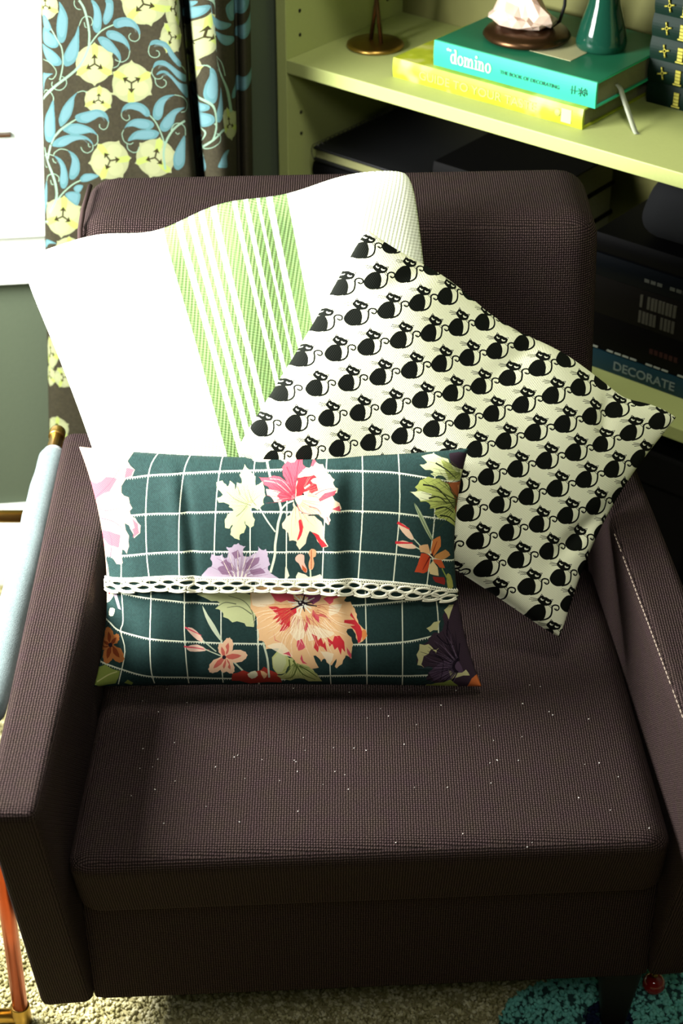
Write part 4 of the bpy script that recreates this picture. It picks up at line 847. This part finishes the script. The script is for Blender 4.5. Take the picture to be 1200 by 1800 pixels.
    c.poly([(290,1395),(310,1375),(340,1395),(330,1410)], OL, 1)
    # lower small flower, buds, blade
    c.poly([(728,955),(760,1010),(800,1070),(845,1160),(825,1150),(780,1090),(745,1020)], ST, 2)
    for P in ([(640,1080),(670,1080),(715,1120),(738,1160),(700,1150),(660,1110)], [(640,1185),(700,1175),(755,1205),(720,1215),(660,1212)]): c.poly(P, hexc('e8c3ae'), 2); c.stroke([P[0], P[2]], (3, 1), PK, 0)
    c.stroke([(735,1155),(800,1210)], 2, ST); c.stroke([(750,1205),(830,1240)], 2, ST); c.stroke([(900,1270),(960,1330),(1000,1380)], 3, ST)
    petals(855, 1250, [(885,1140),(985,1240),(900,1345),(850,1340),(770,1335),(832,1170)], .28, hexc('e9bf9c'), hexc('c74a42')); c.ell(853, 1250, 11, 11, DP)
    c.poly([(700,890),(750,875),(850,880),(950,880),(1010,900),(1030,1000),(1020,1080),(980,1075),(950,1050),(900,1050),(850,1020),(840,990),(805,975),(830,940),(780,930)], LF, 2, rag=5)
    for P in ([(880,900),(960,930),(1010,990),(1025,1060)], [(870,970),(940,965),(1010,1010)], [(820,960),(860,940),(920,950)]): c.stroke(P, (1, 2), VN)
    c.poly([(905,1350),(960,1330),(1040,1340),(1080,1310),(1150,1350),(1180,1400),(1000,1410),(900,1385)], hexc('a5382c'), 2, rag=9); c.poly([(985,1350),(1030,1330),(1045,1360),(1010,1380)], CR, 2); c.poly([(1060,1330),(1100,1350),(1080,1380)], PE, 2)
    c.stroke([(1075,1170),(1100,1260),(1110,1370)], 3.6, ST)
    # big peach flower
    c.frame(440, 1010, 5.4545)
    c.poly([(210,800),(270,720),(330,730),(350,790),(400,810),(450,850),(540,870),(600,920),(640,960),(685,1035),(560,1035),(480,1000),(380,1030),(300,1010),(250,980),(350,950),(370,870),(330,950),(260,960),(215,900)], hexc('b9bf78'), 2, rag=8)
    c.poly([(215,810),(280,740),(330,760),(340,850),(300,940),(250,940),(220,880)], LF, 2, rag=5)
    for P in ([(410,830),(440,900),(400,990),(330,1010)], [(445,880),(500,960),(620,1020)], [(370,820),(375,900),(340,960)], [(470,880),(560,930),(640,990)]): c.stroke(P, (3, 1), hexc('56642c'))
    c.poly([(0,120),(120,120),(300,120),(540,120),(680,150),(880,180),(920,215),(900,250),(960,265),(1000,330),(1020,380),(1030,440),(1060,490),(1110,530),(1120,580),(1080,630),(1040,655),(1020,600),(1000,540),(960,510),(920,545),(970,600),(985,660),(975,720),(970,800),(930,770),(910,790),(880,850),(830,895),(815,880),(830,800),(780,870),(735,840),(710,800),(680,835),(660,800),(600,780),(655,895),(580,905),(540,870),(450,860),(400,800),(310,770),(300,720),(200,715),(150,720),(130,650),(75,640),(80,560),(60,520),(60,420),(0,330),(0,200)], PE, 2, rag=6)
    for P in ([(440,330),(540,500),(520,600),(450,640),(380,560),(400,450)], [(560,480),(800,560),(760,590),(560,640)], [(10,180),(180,180),(230,280),(120,320),(20,300)], [(760,300),(880,280),(840,360),(760,400)], [(160,690),(300,660),(400,790),(310,770)], [(680,740),(800,760),(760,860)]): c.poly(P, hexc('f0dfc0'), 2, alpha=0.85, rag=8)
    for P in ([(190,175),(280,155),(400,165),(430,270),(400,280),(350,250),(290,270),(240,260),(215,215)], [(165,320),(240,310),(280,330),(440,320),(440,370),(385,420),(375,500),(330,545),(280,550),(300,490),(270,480),(290,450),(240,470),(270,420),(210,440),(250,390),(190,330)], [(700,230),(760,190),(880,195),(800,230),(790,260),(760,290)], [(600,340),(640,380),(700,380),(760,420),(660,400),(660,470),(590,400)], [(530,390),(570,440),(575,490),(540,440),(550,500),(530,560),(515,520),(540,450)],
              [(905,435),(1000,430),(960,390),(970,360),(1010,440),(1060,490),(1080,560),(1060,640),(1035,650),(1025,590),(1010,530),(960,490),(1010,480),(900,460)], [(450,640),(490,620),(520,680),(530,700),(500,720),(460,735),(445,690)], [(590,570),(640,590),(650,640),(680,600),(700,670),(720,640),(735,740),(700,700),(660,680),(650,750),(610,700),(620,650)], [(740,600),(790,640),(810,590),(860,580),(900,640),(915,740),(880,700),(870,770),(840,690),(810,720),(790,660),(760,690)],
              [(490,770),(510,830),(545,860),(500,855),(480,810)], [(310,765),(370,740),(390,790),(340,770)], [(925,690),(975,760),(965,800),(930,750)], [(220,555),(240,630),(300,660),(230,640)]): c.poly(P, RD if len(P) > 9 else PK, 1, rag=4)
    c.poly([(430,150),(540,150),(680,185),(660,250),(600,290),(560,250),(520,200),(440,200)], MA, 2, rag=6)
    c.poly([(1075,530),(1110,530),(1118,585),(1080,625)], hexc('e08a4a'), 2)
    streaks((500, 285), 46, 130, 480, .05, 3.1, hexc('c98a54'), 1.1, .5); streaks((500, 285), 30, 260, 560, .2, 2.9, hexc('fbeed2'), 1.4, .6); streaks((500, 285), 18, 150, 330, .1, 2.6, hexc('a93038'), 1.2, .55)
    streaks((430, 850), 14, 20, 210, .3, 2.6, hexc('5c6a34'), 1.2, .6)
    for k in range(16):
        a = 0.39 * k + .2; r0, r1 = 25, (95 if k % 2 else 130); c.stroke([(500 + r0 * math.cos(a), 285 + r0 * math.sin(a)), (500 + r1 * math.cos(a), 285 + r1 * math.sin(a) * .75)], (3.4, 1.6), hexc('efeddd') if k % 3 else DP, 0)
    c.ell(490, 280, 34, 26, DP); c.ell(478, 270, 10, 8, hexc('efeddd')); c.ell(505, 292, 8, 7, hexc('efeddd'))
    # right edge sprays
    c.frame(680, 780, 4.0889)
    c.poly([(470,60),(610,50),(610,200),(560,270),(490,220)], DP, 2, rag=8)
    c.poly([(245,150),(300,130),(260,90),(350,70),(450,100),(480,150),(560,180),(530,260),(440,260),(400,220),(350,230),(320,210),(340,190),(280,180)], hexc('cfd6a0'), 2, rag=6)
    c.poly([(400,110),(470,130),(500,190),(540,200),(530,255),(450,250),(430,180)], hexc('8c9845'), 2, alpha=.8, rag=8)
    c.poly([(165,345),(220,340),(205,310),(240,260),(300,235),(380,250),(440,290),(480,380),(520,420),(540,600),(500,640),(450,570),(370,540),(340,500),(345,470),(310,465),(300,420),(240,410),(210,375)], hexc('adb862'), 2, rag=7)
    c.poly([(170,345),(240,340),(320,360),(300,400),(240,405),(210,375)], hexc('dfe2b8'), 2, rag=4)
    for P in ([(300,390),(370,380),(430,430)], [(350,470),(420,460),(480,510)], [(260,290),(350,310),(430,390),(490,480)], [(360,130),(440,180),(500,240)], [(380,520),(450,540),(500,600)]): c.stroke(P, (3, 1.2), hexc('20261a'))
    c.poly([(420,265),(470,280),(600,280),(600,500),(530,640),(500,500),(470,330)], hexc('a05a34'), 2, rag=8); c.stroke([(520,300),(530,430),(510,560)], 3, hexc('d28a58')); streaks((530, 430), 20, 30, 330, 2.3, 4.2, hexc('3a4420'), 1.6, .6); streaks((560, 200), 12, 30, 290, 2.6, 3.9, hexc('4a5428'), 1.4, .55)
    c.poly([(195,425),(240,490),(290,600),(330,695),(310,690),(250,580),(200,460)], hexc('9fae86'), 2); c.stroke([(205,450),(320,690)], 1, hexc('4c5a3c'), 0)
    for P in ([(80,570),(110,575),(150,610),(190,680),(170,690),(130,660),(90,610)], [(70,710),(110,695),(170,715),(215,750),(150,755),(80,735)]): c.poly(P, hexc('e3c0a2'), 2); c.stroke([P[0], P[2]], (5, 2), RD, 0)
    c.stroke([(190,685),(260,760),(310,800)], 2, ST); c.stroke([(215,750),(300,800)], 2, ST)
    for P, col in (([(350,810),(420,780),(455,825),(400,850),(340,830)], hexc('c58a4e')), ([(330,840),(390,850),(415,910),(380,900),(340,860)], hexc('c35a30')), ([(245,790),(310,820),(290,920),(260,930),(200,920),(220,870)], hexc('c34a2a')), ([(230,740),(290,730),(312,805),(280,790),(240,780)], hexc('ddae7c')), ([(315,770),(330,700),(380,675),(385,750),(330,820)], hexc('c8763e')), ([(300,890),(330,850),(360,900),(370,960),(310,940)], hexc('dcc691'))): c.poly(P, col, 2, rag=4)
    c.stroke([(300,830),(260,900)], (3, 1), hexc('7c1f18'), 0); c.stroke([(325,800),(355,720)], (3, 1), hexc('8e3a1c'), 0); c.ell(318, 815, 14, 18, DP); c.stroke([(300,800),(330,830)], 2, CR, 0)
    c.poly([(330,965),(410,980),(415,1030),(350,1000)], hexc('8e2b26'), 2, rag=4); c.poly([(430,960),(460,970),(480,1060),(440,1060)], hexc('a4a354'), 2); c.stroke([(400,920),(440,1000)], 2, OL, 0)
    c.poly([(300,1400),(340,1360),(400,1350),(405,1250),(430,1200),(490,1170),(600,1180),(620,1440),(620,1560),(640,1700),(540,1780),(480,1720),(420,1720),(350,1720),(280,1690),(300,1640),(330,1600),(260,1600),(215,1560),(240,1440),(290,1430)], hexc('3a2d38'), 2, rag=8)
    c.poly([(300,1640),(400,1560),(500,1560),(540,1640),(430,1690),(340,1700)], hexc('5d4a60'), 2, alpha=.8, rag=8)
    for P in ([(290,1330),(340,1290),(380,1280),(360,1340),(310,1350)], [(240,1440),(300,1440),(330,1470),(290,1500),(250,1550),(260,1600),(225,1580),(215,1510)], [(440,1620),(500,1650),(560,1630),(585,1665),(490,1672),(460,1692)], [(420,1210),(450,1180),(480,1180),(440,1270)], [(330,1480),(370,1470),(350,1500)]): c.poly(P, hexc('c9c68f'), 2, rag=10)
    for P in ([(330,1500),(400,1560),(380,1700)], [(520,1450),(500,1560),(430,1640)], [(440,1290),(430,1400),(460,1480)], [(360,1380),(420,1440),(480,1450)]): c.stroke(P, (2, .8), hexc('15101a'))
    streaks((520, 1600), 30, 40, 330, 2.0, 4.6, hexc('15101a'), 1.8, .7); streaks((520, 1600), 16, 60, 300, 2.0, 4.4, hexc('7a6880'), 1.3, .55)
    c.poly([(285,1740),(350,1725),(450,1700),(500,1740),(460,1790),(280,1800)], hexc('90a050'), 2, rag=8)
    c.poly([(560,1760),(600,1690),(650,1670),(690,1790),(560,1800)], hexc('d0713c'), 2, rag=5)
    return c.image('floral_print')
def floral_fn(u, v, side):
    if side < 0: return 0 * u
    e = 0.0035 * np.sin(u * 8 + 1) * np.sin(v * 5)
    up = 1 / (1 + np.exp(-(v - 0.40) * 40))
    for (u0, w, a) in ((0.265, 0.014, -0.003), (0.235, 0.025, 0.0025), (0.665, 0.03, 0.003), (0.70, 0.022, -0.003), (0.44, 0.04, -0.0015)):
        e = e + a * np.exp(-((u - u0) / w) ** 2) * (0.25 + 0.75 * up)
    # the flap: upper half rides over the lower half at the lace edge
    e = e + 0.0035 / (1 + np.exp(-(v - 0.415 - 0.02 * np.sin(u * 3.1)) * 90))
    # hollow at the lower left
    e = e - 0.010 * np.exp(-((u - 0.02) / 0.10) ** 2 - ((v - 0.22) / 0.16) ** 2) + 0.006 * np.exp(-((u - 0.13) / 0.08) ** 2 - ((v - 0.22) / 0.2) ** 2)
    return e
fm = print_mat('floral_check_cotton', draw_floral(), 0.75, 0.0016, 0.25, spec=0.08)
fc, fpos = cushion('throw_pillow', (-.258, 1.473, .664), (.124, 1.465, .667), (-.249, 1.372, .443), (.141, 1.372, .443), (0.010, 0.004, 0.020, 0.020), 0.052, 0.010, fm, q=0.42, fn=floral_fn, N=140)
tag(fc, 'dark teal checked lumbar pillow with big flowers and a lace band', 'pillow')
# lace band sewn on the flap edge: real rings and cords
ffit = get_fit('floral', quad_inv(FLQ))
def lace_pt(x, y, lift):
    uv = ffit(np.array([[x, y]]))[0]; u = float(np.clip(uv[0], 0.004, 0.996)); v = float(np.clip(uv[1], 0.01, 0.99)); h = 1e-3
    P = fpos(np.array([u]), np.array([v]))[0]; a = fpos(np.array([u + h if u < .99 else u - h]), np.array([v]))[0]; b = fpos(np.array([u]), np.array([v + h]))[0]
    n = np.cross((a - P) * (1 if u < .99 else -1), b - P); n /= np.linalg.norm(n)
    return P + n * lift
TOP = [(172, 1021), (188, 1019), (260, 1012.5), (312, 1009), (366, 1012.5), (418, 1013.5), (490, 1016), (560, 1015.8), (625, 1014.7), (690, 1020), (744, 1026.6), (777, 1036), (803, 1045)]
BOT = [(170, 1049), (214, 1043), (253, 1038.5), (281, 1037), (333, 1039.5), (377, 1040.5), (440, 1040), (500, 1041), (560, 1043), (614, 1045), (642, 1047), (681, 1049), (725, 1052.5), (751, 1056), (777, 1061), (803, 1064)]
TOP = np.array(TOP, float); BOT = np.array(BOT, float)
lw = lambda x, w: (1 - w) * np.interp(x, TOP[:, 0], TOP[:, 1]) + w * np.interp(x, BOT[:, 0], BOT[:, 1])
G = []; rp = 0.00095
for w, r in ((0.05, .0006), (0.24, .0007), (0.58, .0006)):
    xs = np.linspace(173, 803, 170); G.append(tube_geo([lace_pt(x, lw(x, w), 0.0018) for x in xs], r, 5))
for x in np.arange(175, 801, 4.2): G.append(tube_geo([lace_pt(x, lw(x, 0.03), 0.0018), lace_pt(x + 2.1, lw(x, 0.22), 0.0020), lace_pt(x + 4.2, lw(x, 0.03), 0.0018)], 0.0006, 4))
P_ = 29.5
for row, (w, ph) in enumerate(((0.42, 0.0), (0.72, 0.5))):
    for k in range(22):
        cx = 180 + (k + ph) * P_
        if cx > 792: continue
        for rr, rad in ((1.0, 0.0010), (0.84, 0.0008)):
            G.append(tube_geo([lace_pt(cx + P_ * 0.47 * rr * math.cos(a), lw(cx, w + (0.21 if row else 0.185) * rr * math.sin(a)), 0.0022) for a in np.linspace(0, 2 * math.pi, 17)[:-1]], rad, 5, closed=True))
        if row: G.append(tube_geo([lace_pt(cx + P_ * 0.5 * q, lw(cx, w + 0.20 + 0.07 * (1 - q * q)), 0.0022) for q in np.linspace(-1, 1, 9)], 0.0011, 5))
V, Fc2 = join_geo(G); mesh_obj('lace_trim', V, Fc2, M['cream_thread'], fc)['label'] = 'cream crochet lace band'

# lint on the seat
lint_m = plain('white_lint', 'c9c4bd', 0.9); sb = seat.data
G = []
from mathutils.bvhtree import BVHTree
bm = bmesh.new(); bm.from_mesh(sb); bv = BVHTree.FromBMesh(bm)
for _ in range(75):
    x, y = rng.uniform(-.22, .29), rng.uniform(1.16, 1.40); hit = bv.ray_cast(Vector((x, y, 1)), Vector((0, 0, -1)))[0]
    if hit: s = rng.uniform(.4, 1); G.append(tube_geo([(hit.x, hit.y, hit.z + .0004), (hit.x + rng.uniform(-.0016, .0016) * s, hit.y + rng.uniform(-.0012, .0012), hit.z + .0006)], 0.00045 * s + .0001, 4))
bm.free(); V, Fc2 = join_geo(G); o = cp(mesh_obj('lint', V, Fc2, lint_m)); o['kind'] = 'stuff'; o['label'] = 'tiny specks of white lint'

# ------------------------------------------------------------------ pipe stand with padded sleeve, left of the chair
ps = thing('pipe_stand', 'copper and brass pipe stand with a blue-grey padded rail beside the left arm', 'stand', (-0.34, 1.5, 0))
def pp(o): return keep_world(o, ps)
pp(tube('top_rail', [(-.333, 1.768, .50), (-.333, 1.24, .50)], 0.0075, M['brass'], n=16))
pp(lathe('end_cap', [(0.0, 0), (0.0092, 0), (0.0095, 0.002), (0.0095, 0.012), (0.0085, 0.0135)], M['brass'], n=20)).matrix_parent_inverse = Matrix.Identity(4)
ec = COL.objects['end_cap']; ec.parent = ps; ec.location = Vector((-.333, 1.770, .50)) - ps.location; ec.rotation_euler = (math.pi / 2, 0, 0)
slv = NT('blue_grey_velvet', 0.9, 0, 0.1); slv.color(slv.mix(slv.noise(slv.coord('Object'), 350, 3), lin('4a5a5c'), lin('6f8080'))); slv.bump(slv.noise(slv.coord('Object'), 900, 2), 0.5, 0.001); slv.b.inputs['Sheen Weight'].default_value = 0.25
yy = np.linspace(1.725, 1.26, 40)
pp(tube('padded_sleeve', [(-.3325 + .0006 * math.sin(y * 30), y, .4975) for y in yy], [0.0125 if k in (0, 39) else 0.0155 + 0.0012 * (k / 39) + 0.0004 * math.sin(k * 1.3) for k in range(40)], slv.m, n=24))
pp(tube('post', [(-.333, 1.755, .50), (-.340, 1.757, .012)], 0.0075, M['brass'], n=14))
pp(tube('post', [(-.334, 1.262, .50), (-.350, 1.30, .22), (-.357, 1.317, .014)], 0.0085, M['copper'], n=14))
pp(tube('cross_bar', [(-.336, 1.749, .394), (-.70, 1.749, .394)], 0.0075, M['brass'], n=14))
pp(tube('bottom_bar', [(-.357, 1.317, .0135), (-.70, 1.317, .0135)], 0.0085, M['brass'], n=14))
pp(lathe('elbow', [(0.0, -0.012), (0.0102, -0.012), (0.0108, -0.009), (0.0108, 0.016), (0.0098, 0.018)], M['brass'], n=20)); COL.objects['elbow'].parent = ps; COL.objects['elbow'].matrix_parent_inverse = Matrix.Identity(4); COL.objects['elbow'].location = Vector((-.357, 1.317, .014)) - ps.location
pp(tube('top_rail', [(-.70, 1.768, .50), (-.70, 1.24, .50)], 0.0075, M['brass'], n=16))
pp(tube('post', [(-.70, 1.755, .50), (-.70, 1.757, .012)], 0.0075, M['brass'], n=14)); pp(tube('post', [(-.70, 1.262, .50), (-.70, 1.317, .014)], 0.0085, M['copper'], n=14))

# ------------------------------------------------------------------ carpet pile, rug, bauble
def pile(name, pts, size, mat, parent=None, zoff=0.0):
    base = np.array([(1, 0, 0), (0, 1, 0), (-1, 0, 0), (0, -1, 0), (0, 0, 1.0), (0, 0, -1.0)]); fb = np.array([(0, 1, 4), (1, 2, 4), (2, 3, 4), (3, 0, 4), (1, 0, 5), (2, 1, 5), (3, 2, 5), (0, 3, 5)])
    n = len(pts); a = rng.uniform(0, 6.28, n); s = rng.uniform(.7, 1.25, n) * size; st_ = rng.uniform(.7, 1.6, n)
    ca, sa = np.cos(a), np.sin(a); Vx = base[None] * np.stack([s * st_, s, s * 1.1], 1)[:, None, :]
    X = Vx[..., 0] * ca[:, None] - Vx[..., 1] * sa[:, None]; Y = Vx[..., 0] * sa[:, None] + Vx[..., 1] * ca[:, None]
    tl = rng.uniform(-.6, .6, (n, 2)); X = X + Vx[..., 2] * tl[:, :1]; Y = Y + Vx[..., 2] * tl[:, 1:]
    Vv = np.stack([X + pts[:, :1], Y + pts[:, 1:2], Vx[..., 2] + zoff + s[:, None] * .8], -1).reshape(-1, 3)
    Ff = (fb[None] + (np.arange(n) * 6)[:, None, None]).reshape(-1, 3)
    o = mesh_obj(name, Vv, Ff, mat, parent); o['kind'] = 'stuff'; return o
pile_m = NT('beige_carpet_yarn', 0.95, 0, 0.1); nzp = pile_m.noise(pile_m.coord('Object'), 140, 3)
pile_m.color(pile_m.ramp(nzp, [(0.35, lin('8a8354')), (0.5, lin('c0b98a')), (0.65, lin('dcd6b0'))]))
def scatter(x0, x1, y0, y1, dens):
    n = int((x1 - x0) * (y1 - y0) * dens); return np.stack([rng.uniform(x0, x1, n), rng.uniform(y0, y1, n)], 1)
RUG = np.array([(.135, 1.22), (.152, 1.27), (.172, 1.306), (.190, 1.343), (.215, 1.364), (.25, 1.375), (.30, 1.39), (.37, 1.40), (.42, 1.36), (.44, 1.28), (.40, 1.20), (.28, 1.17), (.19, 1.18)])
def inside(P, Q):
    r = np.zeros(len(P), bool)
    for (ax, ay), (bx, by) in zip(Q, np.roll(Q, -1, 0)):
        r ^= ((ay > P[:, 1]) != (by > P[:, 1])) & (P[:, 0] < (bx - ax) * (P[:, 1] - ay) / (by - ay + 1e-12) + ax)
    return r
pts = np.r_[scatter(-.62, .46, 1.20, 1.46, 80000), scatter(-.62, -.30, 1.46, 2.14, 45000), scatter(-.80, .80, .85, 1.20, 42000), scatter(.46, .85, 1.20, 1.60, 42000), scatter(-.80, -.62, 1.20, 2.05, 36000)]
pts = pts[~inside(pts, RUG)]
cpile = pile('carpet_pile', pts, 0.0026, pile_m.m); keep_world(cpile, fl)
rug = thing('shaggy_rug', 'teal and navy shaggy rug edge showing under the chair front', 'rug', (.28, 1.29, 0.0))
Vr = [(x, y, 0.002) for x, y in RUG] + [(x, y, 0.007) for x, y in RUG]; m = len(RUG)
keep_world(mesh_obj('rug_backing', Vr, [tuple(range(m))[::-1], tuple(range(m, 2 * m))] + [(i, (i + 1) % m, m + (i + 1) % m, m + i) for i in range(m)], plain('rug_canvas', '2a4a48', 0.9), smooth=False), rug)
tm = NT('teal_rug_yarn', 0.95, 0, 0.1); oc = tm.coord('Object'); vm = tm.n('ShaderNodeVectorMath', operation='DISTANCE'); tm.put(vm.inputs[0], oc); vm.inputs[1].default_value = (.297, 1.312, 0.01)
nz_ = tm.noise(oc, 160, 2); edge = tm.math('ADD', vm.outputs['Value'], tm.math('MULTIPLY', nz_, 0.012))
tm.color(tm.mix(tm.math('GREATER_THAN', edge, 0.034), lin('16203a'), tm.mix(nz_, lin('4fa59a'), lin('8fd6c6'))))
pts = scatter(.13, .45, 1.16, 1.41, 60000); pts = pts[inside(pts, RUG)]
keep_world(pile('rug_pile', pts, 0.0034, tm.m, zoff=0.007), rug)
rg = NT('red_glass', 0.08, 0, 0.6); rg.color(lin('8e1512')); rg.b.inputs['Coat Weight'].default_value = 0.6
ba = thing('red_bauble', 'small shiny red ball lying on the rug beside the chair leg', 'ball', (.352, 1.352, .0135))
bp = [(0.013 * math.sin(a), 0.013 - 0.013 * math.cos(a)) for a in np.linspace(0, math.pi, 16)]; bp[0] = (0, 0); bp[-1] = (0, .026)
lathe('ball', bp, rg.m, ba, 28); lathe('cap', [(0.0, .0262), (.0035, .0258), (.0035, .029), (.0, .0292)], M['brass'], ba, 12)
